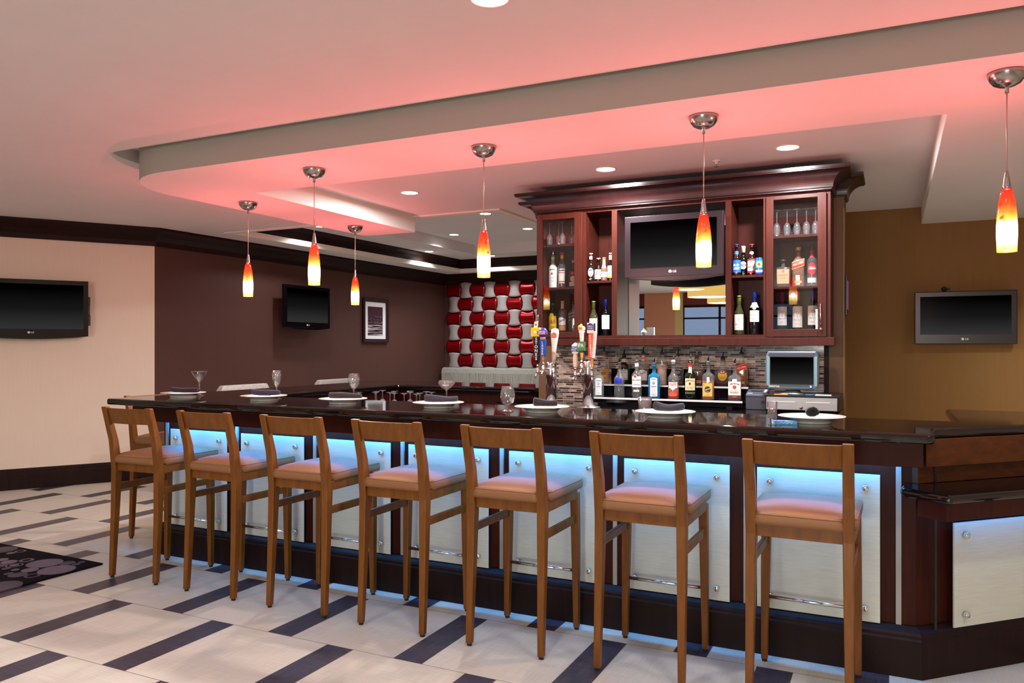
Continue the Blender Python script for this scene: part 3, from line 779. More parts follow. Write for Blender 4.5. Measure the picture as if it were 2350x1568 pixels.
# ------------------------------------------------------------------ red and silver wave panels, booth, lounge chairs
wa = thing('wave_wall_art', 'woven red and silver metal wave panels covering the far lounge wall', 'wall art', (0, YF-.012, 0))
cs = .242; cz = .250; X0a = -7.22; Z0a = 2.572 - 7*cz
def wave_cell(ix, iz, red):
    n = 8; vs = []
    B = .125*cs; A = .038
    for j in range(n+1):
        tz = -1 + 2*j/n
        for i in range(n+1):
            tx = -1 + 2*i/n
            if red:
                x = tx*(cs/2 + B*(1-tz*tz)); z = tz*(cz/2 - B*(1-tx*tx)*.55); y = -A*(1-tz*tz) - .004
            else:
                x = tx*(cs/2 - B*(1-tz*tz)); z = tz*(cz/2 + B*(1-tx*tx)*.55); y = -A*(1-tx*tx) - .012
            vs.append((x, y, z))
    W = n+1; k = W*W
    fs = [(j*W+i, j*W+i+1, (j+1)*W+i+1, (j+1)*W+i) for j in range(n) for i in range(n)]
    bk = [(p[0], p[1]+.006, p[2]) for p in vs]
    m = MB().add(vs, fs, 0, True).add(bk, [tuple(reversed(f)) for f in fs], 0, True)
    rim = [i for i in range(W)] + [j*W+n for j in range(1, W)] + [n*W+i for i in range(n-1, -1, -1)] + [j*W for j in range(n-1, 0, -1)]
    r = len(rim); e = MB()
    m.add([vs[q] for q in rim] + [bk[q] for q in rim], [(a, r+a, r+(a+1) % r, (a+1) % r) for a in range(r)], 0)
    return m
protos = {}
for iz in range(7):
    for ix in range(12):
        red = (ix + iz) % 2 == 0
        nm = 'red_panel' if red else 'silver_panel'
        if red not in protos:
            protos[red] = wave_cell(0, 0, red).build(nm, M['red_metal'] if red else M['silver_wave'], wa); o = protos[red]
        else:
            o = protos[red].copy(); COL.objects.link(o); o.parent = wa
        o.location = (X0a + cs*(ix+.5), 0, Z0a + cz*(iz+.5))
bo = thing('booth_bench', 'long sage grey upholstered booth bench below the red wave panels', 'booth')
bk = MB().loft([[(-7.22, y, z) for y, z in ((11.93, .46), (11.93, .98), (11.95, 1.055), (12.0, 1.075), (12.06, 1.075), (12.10, 1.05), (12.12, .46))],
                [(-3.0, y, z) for y, z in ((11.93, .46), (11.93, .98), (11.95, 1.055), (12.0, 1.075), (12.06, 1.075), (12.10, 1.05), (12.12, .46))]], 0, False)
bk.build('backrest', M['booth'], bo, bevel=.01)
MB().box(-7.22, -3.0, 11.35, 11.93, .34, .47).build('seat', M['booth'], bo, bevel=.03, seg=3)
MB().box(-7.2, -3.02, 11.42, 12.1, 0, .34).build('base', M['espresso'], bo)
def make_chair():
    t = thing('lounge_chair', '', 'chair', group='grey lounge chairs left of the bar')
    MB().box(-.30, .30, -.27, .27, .40, .52).build('seat', M['greychair'], t, bevel=.03, seg=3)
    MB().loft([[(-.30, .22, .50), (.30, .22, .50), (.30, .31, .50), (-.30, .31, .50)], [(-.315, .27, 1.03), (.315, .27, 1.03), (.315, .35, 1.03), (-.315, .35, 1.03)],
               [(-.29, .285, 1.075), (.29, .285, 1.075), (.29, .345, 1.075), (-.29, .345, 1.075)]], 0, False).build('backrest', M['greychair'], t, bevel=.012, seg=3)
    for x in (-.26, .26):
        for y in (-.23, .26):
            MB().loft([rect_ring(x, y, 0, .03, .03), rect_ring(x, y, .40, .045, .045)], 0, False).build('leg', M['espresso'], t)
    return t
ch = make_chair()
for i, (y, l) in enumerate(((5.75, 'grey upholstered lounge chair beyond the bar, behind the champagne flute'), (7.15, 'grey upholstered lounge chair beyond the bar, behind the tulip wine glass'))):
    o = ch if i == 0 else copy_tree(ch)
    o.location = (-6.05, y, 0); o.rotation_euler = (0, 0, -pi/2); o['label'] = l

# rug
def rug_mat():
    m = pmat('dark_rug', rgb(20,14,20), .95, spec=.1); nt = m.node_tree; p = P(m)
    tc = N(nt, 'ShaderNodeTexCoord')
    nz = N(nt, 'ShaderNodeTexNoise', Scale=300, Detail=2); L(nt, tc, 'Object', nz, 'Vector')
    col = None
    rnd = random.Random(3)
    spots = [(-.34,-.18,.108,0,1),(-.12,-.24,.109,0,1),(-.21,-.11,.049,0,0),(-.13,-.10,.025,0,0),(-.15,-.05,.022,0,0),(-.52,-.19,.045,.026,1),(-.58,-.27,.049,0,1),(-.47,-.30,.051,.042,1),(-.47,-.30,.028,0,1),
             (-.27,-.32,.050,0,1),(-.36,-.36,.024,0,1),(-.13,-.39,.047,.03,0),(-.23,-.42,.055,0,0),(-.31,-.43,.028,0,0),(-.08,-.60,.105,0,0),(-.79,-.07,.035,.024,1),(-.80,-.13,.028,0,1),(-.44,-.37,.027,0,0),(-.54,-.35,.041,0,0),
             (-.94,-.10,.088,0,0),(-.68,-.26,.041,0,1),(-.80,-.42,.10,0,1),(-.62,-.50,.06,.035,1),(-.45,-.56,.09,0,1),(-.28,-.68,.06,0,1),(-1.10,-.34,.09,0,0),(-1.0,-.60,.11,0,1),(-.70,-.72,.08,0,0),(-1.3,-.15,.08,0,1),(-1.35,-.5,.10,0,0)]
    sp = N(nt, 'ShaderNodeSeparateXYZ'); L(nt, tc, 'Object', sp, 0)
    prev = None
    def math(op, a, b):
        n = N(nt, 'ShaderNodeMath', operation=op)
        for i, q in enumerate((a, b)):
            if isinstance(q, (int, float)): n.inputs[i].default_value = q
            else: nt.links.new(q, n.inputs[i])
        return n.outputs[0]
    cur = None
    for x, y, r, ri, k in spots:
        vm = N(nt, 'ShaderNodeVectorMath', operation='DISTANCE'); L(nt, tc, 'Object', vm, 0); vm.inputs[1].default_value = (x, y, .012)
        d = vm.outputs['Value']
        f = math('LESS_THAN', d, r)
        if ri: f = math('MULTIPLY', f, math('GREATER_THAN', d, ri))
        f = math('MULTIPLY', f, 1.0 if k else .55)
        cur = f if cur is None else math('MAXIMUM', cur, f)
    fm = math('MULTIPLY', cur, math('ADD', nz.outputs['Fac'], .45))
    mx = N(nt, 'ShaderNodeMixRGB'); nt.links.new(fm, mx.inputs[0]); mx.inputs[1].default_value = rgb(22,14,20); mx.inputs[2].default_value = rgb(120,106,114)
    L(nt, mx, 0, p, 'Base Color')
    return m
rg = MB().box(-1.9, 0, -.9, 0, 0, .012).build('rug', rug_mat(), None, (-4.71, 3.47, .0005), (0, 0, radians(-1.0)), bevel=.004)
tag(rg, 'dark rug with grey bubble circles lying on the tiles at the left', 'rug')

# ------------------------------------------------------------------ back-bar cabinet
cab = thing('back_bar_cabinet', 'cherry wood back bar cabinet with crown and glass doors above the mosaic', 'cabinet')
CX0, CX1, CY, CB, CZ0, CZ1 = -2.604, -.387, 5.80, 6.106, 1.456, 2.54
c = MB()
c.box(CX0, CX1, CB-.006, CB, CZ0+.001, CZ1-.001)               # back board
c.box(CX0, -2.566, CY, CB-.006, CZ0, CZ1); c.box(-.449, CX1, CY, CB-.006, CZ0, CZ1)
for a, b in ((-2.222, -2.178), (-1.966, -1.923), (-1.098, -1.057), (-.832, -.79)):
    c.box(a, b, CY, CB-.006, CZ0, CZ1)
c.box(-2.566, -.449, CY+.001, CB-.006, CZ0+.0005, 1.534); c.box(-2.566, -.449, CY+.001, CB-.006, 2.505, CZ1-.0005)
c.build('carcass', M['cherry_lit'], cab)
MB().box(-2.63, -.36, CY-.02, CY-.001, CZ0-.002, 1.512).build('bottom_rail', M['cherry_lit'], cab, bevel=.003)
for a, b, z in ((-2.566, -2.222, 1.925), (-2.566, -2.222, 2.270), (-2.178, -1.966, 1.965), (-1.057, -.832, 1.965), (-.79, -.449, 1.873), (-.79, -.449, 2.235)):
    MB().box(a+.001, b-.001, CY+.012, CB-.007, z-.018, z).build('shelf', M['cherry_lit'], cab, bevel=.001)
for a, b in ((-2.566, -2.222), (-.79, -.449)):
    MB().box(a+.001, b-.001, CY+.012, CB-.007, 1.535, 1.568).build('shelf', M['cherry_lit'], cab)
cp = [(0, 2.530), (.010, 2.530), (.010, 2.538), (.016, 2.541)]
for k in range(13):                                            # deep cove
    q = radians(90*k/12)
    cp.append((.018 + .100*(1-cos(q)), 2.543 + .104*sin(q)))
cp += [(.124, 2.648), (.124, 2.653), (.131, 2.655), (.131, 2.674), (0, 2.674)]
MB().sweep([(CX0, CB), (CX0, CY-.022), (CX1, CY-.022), (CX1, CB)], cp, 0, False).build('crown', M['crown'], cab)
MB().prism([(CX0, CB), (CX0, CY-.02), (CX1, CY-.02), (CX1, CB)], CZ1+.0005, 2.673).build('crown_top', M['crown'], cab)
MB().sweep([(-.50, WY-.001), (WX1+.001, WY-.001), (WX1+.001, WY+.27)], cp).build('crown', M['crown'], cab)
MB().sweep([(WX0-.001, WY+.27), (WX0-.001, WY-.001), (-2.45, WY-.001)], cp).build('crown', M['crown'], cab)
MB().box(-1.921, -1.099, CB-.010, CB-.0065, 1.536, 2.503).build('mirror', M['mirror'], cab)
def door(x0, x1, gx0, gx1, gz0, gz1, hx, hz0, hz1, lock):
    z0, z1 = 1.516, 2.512; y0, y1 = CY-.021, CY-.001
    d = MB().box(x0, gx0, y0, y1, z0, z1).box(gx1, x1, y0, y1, z0, z1).box(gx0, gx1, y0, y1, z0, gz0).box(gx0, gx1, y0, y1, gz1, z1)
    o = d.build('door', M['cherry_lit'], cab, bevel=.0025)
    MB().box(gx0, gx1, y0+.008, y0+.0095, gz0, gz1).build('pane', M['pane'], o)
    MB().tube([(hx, y0, hz0), (hx, y0-.022, hz0+.003), (hx, y0-.028, hz0+.012), (hx, y0-.028, hz1-.012), (hx, y0-.022, hz1-.003), (hx, y0, hz1)], .0042, 0, 10).build('handle', M['chrome'], o)
    if lock:
        MB().lathe([(.011, 0), (.011, -.006), (.008, -.012), (.0, -.013)], 0, 16, (hx, y0, hz0-.03), axis='y').build('lock', M['chrome'], o)
    return o
door(-2.587, -2.204, -2.546, -2.267, 1.562, 2.468, -2.572, 1.575, 1.705, False)
door(-.811, -.412, -.763, -.466, 1.570, 2.484, -.448, 1.60, 1.745, True)
sign = thing('clipboard', 'black clipboard with a purple sheet hanging on the pillar side', 'clipboard', (WX1+.0045, 6.27, 1.83), pi/2)
MB().box(-.06, .06, -.010, 0, -.15, .15).build('board', M['black'], sign, bevel=.002)
MB().box(-.055, .055, -.0165, -.0105, -.11, .10).build('sheet', C(170,110,190), sign)

# ------------------------------------------------------------------ liquor steps
st = thing('bottle_step', 'two tier black bottle step with white edges on the back counter', 'bottle display')
SX0, SX1 = -2.11, -.965
s_ = MB().box(SX0, SX1, 5.725, 5.885, 1.015, 1.055).box(SX0, SX1, 5.887, 6.07, 1.001, 1.149).box(SX0+.05, SX1-.02, 6.07, 6.105, 1.001, 1.27)
s_.build('step_body', M['gloss_black'], st)
for x in (SX0+.1, SX0+.6, SX1-.1):
    MB().box(x-.02, x+.02, 5.76, 5.86, 1.0005, 1.015).build('foot', M['black'], st)
MB().box(SX0, SX1, 5.72, 5.724, 1.044, 1.057).box(SX0, SX1, 5.724, 5.726, 1.0551, 1.0575).build('lower_edge', C(222,220,224), st)
MB().box(SX0, SX1+.015, 5.88, 5.884, 1.139, 1.152).box(SX0, SX1+.015, 5.884, 5.886, 1.1492, 1.1522).build('upper_edge', C(222,220,224), st)
ZL, ZU = 1.0555, 1.1495

# ------------------------------------------------------------------ bottles
def sring(z, rx, ry, n, seg=28):
    r = []
    for i in range(seg):
        a = 2*pi*i/seg + pi/seg
        ca, sa = cos(a), sin(a); e = 2.0/n
        r.append((rx*math.copysign(abs(ca)**e, ca), ry*math.copysign(abs(sa)**e, sa), z))
    return r
SHAPES = {   # (height fraction, radius fraction, exponent blend)
 'std': [(0,.88),(.012,.97),(.03,1),(.60,1),(.64,.97),(.68,.86),(.72,.62),(.75,.44),(.78,.37),(.92,.34),(.925,.40),(.97,.40),(.975,.34),(1,.34)],
 'tall': [(0,.9),(.012,.98),(.03,1),(.64,1),(.68,.93),(.73,.66),(.77,.45),(.80,.38),(.94,.36),(.945,.42),(.98,.42),(1,.36)],
 'bord': [(0,.9),(.01,.98),(.02,1),(.60,1),(.635,.96),(.665,.80),(.69,.56),(.72,.40),(.76,.37),(.94,.36),(.945,.41),(.985,.41),(1,.36)],
 'burg': [(0,.9),(.01,.98),(.02,1),(.42,1),(.50,.96),(.58,.82),(.66,.58),(.72,.43),(.78,.36),(.94,.34),(.945,.40),(.985,.40),(1,.34)],
 'beer': [(0,.9),(.012,.98),(.03,1),(.50,1),(.56,.95),(.62,.76),(.68,.55),(.74,.46),(.92,.42),(.925,.48),(.94,.48),(1,.46)],
 'square': [(0,.92),(.012,.98),(.025,1),(.62,1),(.66,.97),(.70,.82),(.735,.52),(.76,.36),(.79,.32),(.93,.31),(.935,.37),(.975,.37),(1,.31)],
 'walker': [(0,.93),(.012,.98),(.025,1),(.56,1),(.60,.98),(.66,.86),(.72,.62),(.76,.44),(.79,.38),(.93,.35),(.935,.42),(.975,.42),(1,.36)],
 'amaretto': [(0,.95),(.015,1),(.68,1),(.72,.98),(.745,.70),(.76,.34),(.80,.27),(.93,.27),(.94,.36),(1,.36)],
 'globe': [(0,.62),(.015,.70),(.12,.90),(.25,.99),(.36,1),(.50,.95),(.60,.83),(.68,.62),(.73,.40),(.77,.25),(.92,.24),(.93,.30),(.98,.30),(1,.24)],
 'flask': [(0,.9),(.015,.97),(.03,1),(.48,1),(.58,.94),(.66,.74),(.70,.48),(.73,.30),(.76,.26),(.92,.25),(.93,.33),(.98,.33),(1,.26)],
 'cyl': [(0,.94),(.012,1),(.84,1),(.86,.98),(.88,.55),(.885,.33),(.96,.30),(.965,.36),(1,.36)],
 'bell': [(0,.94),(.012,1),(.22,.98),(.36,.93),(.48,.97),(.54,.98),(.60,.90),(.66,.62),(.72,.40),(.80,.34),(.93,.33),(.94,.40),(1,.36)],
 'can': [(0,.78),(.03,.98),(.06,1),(.88,1),(.95,.86),(.97,.86),(.972,.80),(.955,.76)],
}
G_CLEAR = glass('bottle_clear_glass', (.93,.95,.95,1), 0, 1.7, .07, (.8,.85,.85,1))
G_GREEN = glass('bottle_green_glass', (.02,.20,.07,1), 0, 1.2, .35, (.01,.10,.03,1))
G_DKGREEN = glass('bottle_dark_green_glass', (.012,.03,.018,1), 0, 1.2, .5, (.005,.012,.007,1))
G_BROWN = glass('bottle_brown_glass', (.06,.02,.008,1), 0, 1.2, .4, (.03,.010,.005,1))
G_BLUE = glass('bottle_blue_glass', (.05,.52,.80,1), 0, 1.2, .35, (.02,.32,.62,1))
G_AQUA = glass('bottle_aqua_glass', (.72,.88,.86,1), 0, 1.2, .12, (.6,.75,.74,1))
G_BLACK = glass('bottle_black_glass', (.01,.01,.012,1), 0, 1.1, .8, (.004,.004,.006,1))
G_OLIVE = glass('bottle_olive_glass', (.30,.34,.12,1), 0, 1.2, .18, (.20,.22,.08,1))
G_FROST = glass('bottle_frosted_glass', (.9,.85,.82,1), .3, .8, .55, (.62,.56,.52,1))
G_WHITE = pmat('bottle_white_glass', rgb(228,230,226), .2)
L_AMBER = glass('amber_spirit', (.80,.26,.03,1), 0, .3, .45, (.50,.13,.012,1))
L_DARK = glass('dark_spirit', (.30,.06,.012,1), 0, .3, .55, (.12,.024,.006,1))
L_ORANGE = glass('orange_spirit', (.95,.33,.05,1), 0, .3, .55, (.78,.20,.02,1))
L_CLEAR = glass('clear_liquid', (.90,.95,.95,1), 0, .5)
L_PALE = glass('pale_wine', (.80,.76,.35,1), 0, .4, .2, (.6,.55,.2,1))
L_RED = glass('red_wine', (.04,.004,.008,1), 0, .4, .7, (.02,.002,.004,1))
def bottle(label, x, y, z, kind, H, R, gl, n=2.0, flat=1.0, liq=None, level=.5, top=None, art=(), rz=None, grp=None, name='bottle', cat='bottle', topcol=None):
    if rz is None: rz = math.atan2(x, -y)*-.0 + math.atan2(x, y)*-.6
    t = thing(name, label, cat, (x, y, z), rz, grp)
    sh = SHAPES[kind]
    def expo(f): return n if f > .9 else 2.0 + (n-2.0)*max(0, (f-.5)/.4) if n > 2 else 2.0
    b = MB()
    rings = [sring(hf*H, rf*R, rf*R*(flat if rf > .55 else flat + (1-flat)*min(1, (.55-rf)/.12)), expo(rf)) for hf, rf in sh]
    b.loft(rings, 0, True, True)
    b.build('glass_body' if kind != 'can' else 'can_body', gl, t)
    if liq is not None:
        q = MB(); k = .95
        rs = [(hf, rf) for hf, rf in sh if hf < level]
        rl = [sring(.012*H if i == 0 else hf*H, rf*R*k, rf*R*k*flat, expo(rf)) for i, (hf, rf) in enumerate(rs)]
        last = rs[-1][1]; nx = [p for p in sh if p[0] >= level][0]
        u = (level-rs[-1][0])/(nx[0]-rs[-1][0]); rf = last + (nx[1]-last)*u
        rl.append(sring(level*H, rf*R*k, rf*R*k*flat, expo(rf)))
        q.loft(rl, 0, True, True).build('liquid', liq, t)
    rt = sh[-1][1]*R
    tc = topcol or (20,18,20)
    if top == 'cap':
        MB().lathe([(rt*1.22, 0), (rt*1.22, H*.075), (rt*1.1, H*.085), (0, H*.085)], 0, 20, (0, 0, H*.93)).build('cap', C(*tc, rough=.35), t)
    elif top == 'foil':
        MB().lathe([(rt*1.16, 0), (rt*1.16, H*.19), (rt*1.22, H*.195), (rt*1.22, H*.21), (rt*1.1, H*.216), (0, H*.216)], 0, 20, (0, 0, H*.79)).build('foil', C(*tc, rough=.35), t)
    elif top == 'crown':
        MB().lathe([(rt*1.15, 0), (rt*1.2, .004), (rt*1.0, .008), (0, .009)], 0, 18, (0, 0, H*.992)).build('crown_cap', C(*tc, rough=.35), t)
    elif top == 'cork':
        MB().lathe([(rt*1.25, 0), (rt*1.3, H*.02), (rt*1.25, H*.11), (0, H*.115)], 0, 18, (0, 0, H*.95)).build('stopper', C(*tc), t)
    elif top in ('pour', 'pourdark'):
        mt = M['chrome'] if top == 'pour' else M['black']
        p = MB().lathe([(rt*.9, -.012), (rt*.9, 0), (rt*1.06, .001), (rt*1.06, .010), (rt*.72, .013), (.0062, .018)], 1, 18, (0, 0, H))
        p.tube([(0, 0, H+.012), (0, 0, H+.028), (.002, -.003, H+.040), (.006, -.008, H+.052)], [.0068, .0062, .0052, .0034], 0, 10)
        p.build('pourer', [mt, C(*tc)], t)
    if art:
        lay = MB(); mats = []
        cyl = (n == 2.0)
        def rad(zz):
            f = zz/H
            for (h0, r0), (h1, r1) in zip(sh[:-1], sh[1:]):
                if h0 <= f <= h1: return R*(r0 + (r1-r0)*(f-h0)/max(1e-6, h1-h0))
            return R
        def mp(px, pz, e):
            r = rad(pz)
            if cyl:
                r += e; a = px/max(r, 1e-4); return (r*sin(a), -r*cos(a)*flat, pz)
            return (px, -(r*flat + e), pz)
        def midx(col):
            m = C(*col)
            if m not in mats: mats.append(m)
            return mats.index(m)
        e = .0008
        for it in art:
            e += .0003
            if it[0] == 'rect':
                _, a, bb, z0, z1, col = it[:6]; sk = it[6] if len(it) > 6 else 0
                a, bb, z0, z1 = a*R, bb*R, z0*H, z1*H; nn = 12; vs = []; fs = []
                nz = 4
                for j in range(nz+1):
                    for i in range(nn+1):
                        xx = a + (bb-a)*i/nn
                        zz = z0 + (z1-z0)*j/nz + sk*xx
                        vs.append(mp(xx, zz, e))
                W = nn+1
                fs = [(j*W+i, j*W+i+1, (j+1)*W+i+1, (j+1)*W+i) for j in range(nz) for i in range(nn)]
                lay.add(vs, fs, midx(col), True)
            elif it[0] == 'disc':
                _, cx_, cz_, rr, col = it[:5]; asp = it[5] if len(it) > 5 else 1.0
                cx_, cz_, rr = cx_*R, cz_*H, rr*R; k = 24; vs = [mp(cx_, cz_, e)]
                for rad_ in (.5, 1):
                    vs += [mp(cx_ + rr*rad_*cos(2*pi*i/k), cz_ + rr*rad_*asp*sin(2*pi*i/k), e) for i in range(k)]
                fs = [(0, 1+i, 1+(i+1) % k) for i in range(k)] + [(1+i, 1+k+i, 1+k+(i+1) % k, 1+(i+1) % k) for i in range(k)]
                lay.add(vs, fs, midx(col), True)
            elif it[0] == 'text':
                _, s, cx_, cz_, size, wid, col = it[:7]; sk = it[7] if len(it) > 7 else 0
                vs, fs, w, h = text_mesh(s, .012)
                ky = size*H; kx = wid*R/max(w, 1e-6)
                pts = []
                arch = it[8] if len(it) > 8 else 0
                for p in vs:
                    xx = p[0]*kx; pts.append(mp(cx_*R + xx, cz_*H + p[1]*ky + sk*xx - arch*xx*xx/max(R, .001), e))
                lay.add(pts, fs, midx(col))
            elif it[0] == 'vtext':
                pass
        lay.build('label', mats, t, fix=False)
    return t
W_, K_, RED_ = (236,234,228), (26,24,28), (178,26,30)
LOW, UPP = 'bottles on the lower black step', 'bottles on the upper black step'
Yl, Yu = 5.805, 5.965
bottle('clear gin bottle with grey arched label, leftmost on the lower step', -2.073, Yl, ZL, 'square', .225, .040, G_AQUA, 4, .62, L_CLEAR, .5, 'pourdark', grp=LOW,
       art=[('rect',-.62,.62,.06,.60,(224,224,226)),('disc',0,.60,.62,(224,224,226),.45),('text','DISTILLED',0,.56,.05,.8,(90,96,110)),('disc',0,.46,.20,(110,120,134)),('disc',0,.46,.13,(224,224,226)),('text','DRY GIN',0,.36,.05,.8,(90,96,110)),('text','1000',0,.14,.03,.35,(120,120,130))])
bottle('clear vodka bottle with a deep blue block label on the lower step', -1.906, Yl, ZL, 'bell', .255, .042, G_CLEAR, 2, 1, L_CLEAR, .42, 'pourdark', grp=LOW, art=[('rect',-.85,.55,.44,.58,(20,40,190)),('text','PURE',-.15,.51,.05,.7,(40,70,220))])
bottle('clear rum bottle with white label and red disc emblem on the lower step', -1.766, Yl, ZL, 'std', .275, .039, G_CLEAR, 2, 1, L_CLEAR, .30, 'pour', grp=LOW, topcol=(60,60,66),
       art=[('rect',-1.0,1.0,.30,.60,W_),('disc',-.25,.60,.36,W_),('disc',-.25,.60,.29,(206,62,40)),('disc',-.25,.60,.18,(180,40,30)),('text','BACARDI',0,.50,.062,1.7,K_),('text','SUPERIOR',0,.37,.045,1.4,K_),('text','CARTA BLANCA RUM',0,.43,.022,1.5,(150,150,160)),('rect',-.6,.6,.17,.23,(210,196,186)),('rect',-.45,.45,.87,.96,(226,228,230))])
bottle('bright blue gin bottle with white arched label on the lower step', -1.630, Yl, ZL, 'square', .255, .045, G_BLUE, 4, .75, None, .5, 'pourdark', grp=LOW, topcol=(20,50,90),
       art=[('rect',-.60,.60,.06,.58,(222,224,228)),('disc',0,.58,.60,(222,224,228),.42),('text','BOMBAY',0,.57,.05,.75,(60,66,120)),('disc',0,.46,.22,(70,100,170)),('disc',0,.46,.14,(150,180,220)),('text','Sapphire',0,.36,.06,.85,(50,60,110)),('rect',-.35,.35,.12,.30,(206,208,214))])
bottle('orange liqueur bottle with white scalloped label on the lower step', -1.483, Yl, ZL, 'bell', .275, .042, G_CLEAR, 2, 1, L_ORANGE, .40, 'pour', grp=LOW, topcol=(200,200,205),
       art=[('rect',-.85,.85,.30,.46,(236,232,228)),('disc',0,.29,.40,(236,232,228),.55),('text','SOUTHERN',0,.43,.036,1.35,(206,40,40)),('text','COMFORT',0,.385,.052,1.5,(206,40,40)),('disc',0,.13,.85,(236,80,60),.45)])
bottle('green whiskey bottle with cream label and red neck band on the lower step', -1.355, Yl, ZL, 'std', .285, .042, G_DKGREEN, 2, 1, None, .5, 'pour', grp=LOW, topcol=(30,60,40),
       art=[('rect',-.98,.98,.24,.55,(222,206,160)),('text','JAMESON',0,.50,.055,1.55,(60,40,26),0,.35),('disc',0,.415,.20,(150,50,30),1.2),('disc',0,.415,.12,(110,30,20)),('text','IRISH WHISKEY',0,.32,.028,1.2,(140,110,70)),('text','TRIPLE DISTILLED',0,.285,.022,1.1,(150,120,80)),('rect',-.98,.98,.15,.20,(70,84,70)),('rect',-.42,.42,.86,.95,(190,30,30)),('rect',-.30,.30,.70,.85,(216,206,170)),('disc',0,.735,.18,(180,80,50))])
bottle('amber rum bottle with yellow label and black round badge on the lower step', -1.223, Yl, ZL, 'square', .27, .044, G_CLEAR, 3.5, .8, L_AMBER, .52, 'pourdark', grp=LOW, topcol=(70,80,76),
       art=[('rect',-.85,.70,.10,.46,(232,178,80)),('disc',-.05,.29,.52,(40,38,44)),('text','Spiced',-.05,.30,.065,.85,(230,226,220),.3),('text','RUM',-.05,.23,.03,.3,(230,226,220)),('text','A',-.65,.42,.07,.25,(200,80,40)),('rect',-.7,.55,.13,.135,(120,70,20)),('text','NAVY',-.05,.15,.025,.6,(120,70,20))])
bottle('square bourbon bottle with white label and red seal, right end of the lower step', -1.032, Yl, ZL, 'square', .255, .047, G_CLEAR, 4.5, .85, L_DARK, .55, 'pourdark', grp=LOW, topcol=(90,20,26),
       art=[('rect',-.92,.92,.16,.55,(234,228,216)),('text','JIM BEAM',0,.49,.06,1.45,K_,0,.35),('disc',0,.39,.27,(196,30,36)),('disc',0,.39,.10,(236,120,110)),('text','KENTUCKY STRAIGHT',0,.285,.022,1.2,K_),('text','BOURBON',0,.24,.05,1.2,K_),('rect',-.92,.92,.08,.15,(110,30,34)),('text','WHISKEY',0,.115,.02,.7,(235,220,210))])
bottle('vodka bottle with tan label and copper oval, leftmost on the upper step', -2.086, Yu, ZU, 'tall', .243, .040, G_CLEAR, 2, 1, None, .5, 'pourdark', grp=UPP, topcol=(120,70,40),
       art=[('rect',-1.1,1.1,.06,.50,(206,162,96)),('text',"Tito's",0,.45,.06,1.1,(110,60,20)),('disc',0,.35,.5,(130,66,34),.6),('disc',0,.35,.36,(170,100,56),.6),('text','Vodka',0,.2,.06,1.0,(110,60,20)),('rect',-.4,.4,.90,.95,(150,80,40))])
bottle('round green gin bottle with red seal on the upper step', -1.919, Yu, ZU, 'std', .225, .042, G_GREEN, 2, 1, None, .5, 'pourdark', grp=UPP,
       art=[('rect',-.85,.85,.16,.52,(214,216,220)),('text','DRY GIN',0,.42,.05,1.1,(40,70,50)),('rect',-.75,.75,.48,.49,K_),('rect',-.75,.75,.20,.21,K_),('disc',-.05,.66,.28,(150,20,26)),('rect',-.42,.42,.78,.90,(220,206,170))])
bottle('tequila bottle with white wave label and script on the upper step', -1.763, Yu, ZU, 'tall', .243, .039, G_CLEAR, 2, 1, None, .5, 'pourdark', grp=UPP,
       art=[('rect',-.95,.95,.14,.44,(226,220,218)),('disc',-.15,.42,.75,(226,220,218),.55),('text','Juarez',.05,.38,.11,1.4,(50,20,26),.35),('rect',-.42,.42,.76,.94,(196,150,140)),('rect',-.42,.42,.84,.87,(170,60,60))])
bottle('tall frosted vodka cylinder with tiny lettering on the upper step', -1.613, Yu, ZU, 'cyl', .244, .035, G_CLEAR, 2, 1, None, .5, 'pourdark', grp=UPP,
       art=[('rect',-1.5,1.5,.02,.64,(204,180,160)),('disc',.0,.33,.85,(226,214,204),1.5),('text','EFFEN',0,.59,.05,1.35,(70,50,44))])
bottle('square whiskey bottle with black label and white scrolls on the upper step', -1.487, Yu, ZU, 'square', .230, .040, G_CLEAR, 4.5, .9, L_DARK, .45, 'pourdark', grp=UPP,
       art=[('rect',-.95,.95,.06,.60,(24,22,26)),('text',"JACK DANIEL'S",0,.55,.05,1.6,(220,216,220),0,.3),('disc',0,.44,.42,(200,196,200),.6),('disc',0,.44,.36,(24,22,26),.6),('text','No.7',0,.44,.06,.5,(220,216,220)),('text','Tennessee',0,.30,.05,1.2,(220,216,220)),('text','WHISKEY',0,.22,.05,1.2,(220,216,220)),('rect',-.85,.85,.09,.10,(200,196,200))])
bottle('broad bourbon bottle with round shoulders on the upper step', -1.344, Yu, ZU, 'flask', .215, .058, G_CLEAR, 2.6, .55, L_DARK, .55, 'pour', grp=UPP, topcol=(90,50,30),
       art=[('text','RESERVE',.0,.50,.06,1.1,(220,200,180)),('text','BOURBON WHISKEY',.0,.45,.028,.9,(200,180,160)),('rect',-.1,.6,.10,.20,(190,140,110)),('rect',-.30,.30,.76,.90,(90,50,30))])
bottle('round squat whisky decanter with a yellow shield label on the upper step', -1.148, Yu, ZU, 'globe', .205, .068, G_CLEAR, 2, .7, L_DARK, .22, 'pourdark', grp=UPP,
       art=[('disc',0,.40,.50,(226,186,62),1.15),('disc',0,.52,.36,(120,70,120),.5),('disc',0,.53,.24,(230,200,150),.5),('disc',0,.545,.10,(190,40,40)),('rect',-.4,.4,.36,.37,(160,110,30)),('rect',-.4,.4,.28,.29,(160,110,30)),('text','CANADIAN',0,.32,.05,.7,(150,100,30))])
WALK = lambda c1, t1: [('rect',-.98,.98,.50,.66,c1,.32),('text',t1,0,.585,.06,1.6,(240,220,190),.32),('rect',-.98,.98,.485,.497,(226,186,100),.32),('rect',-.98,.98,.665,.675,(226,186,100),.32),('rect',-.55,.55,.10,.16,(206,160,90))]
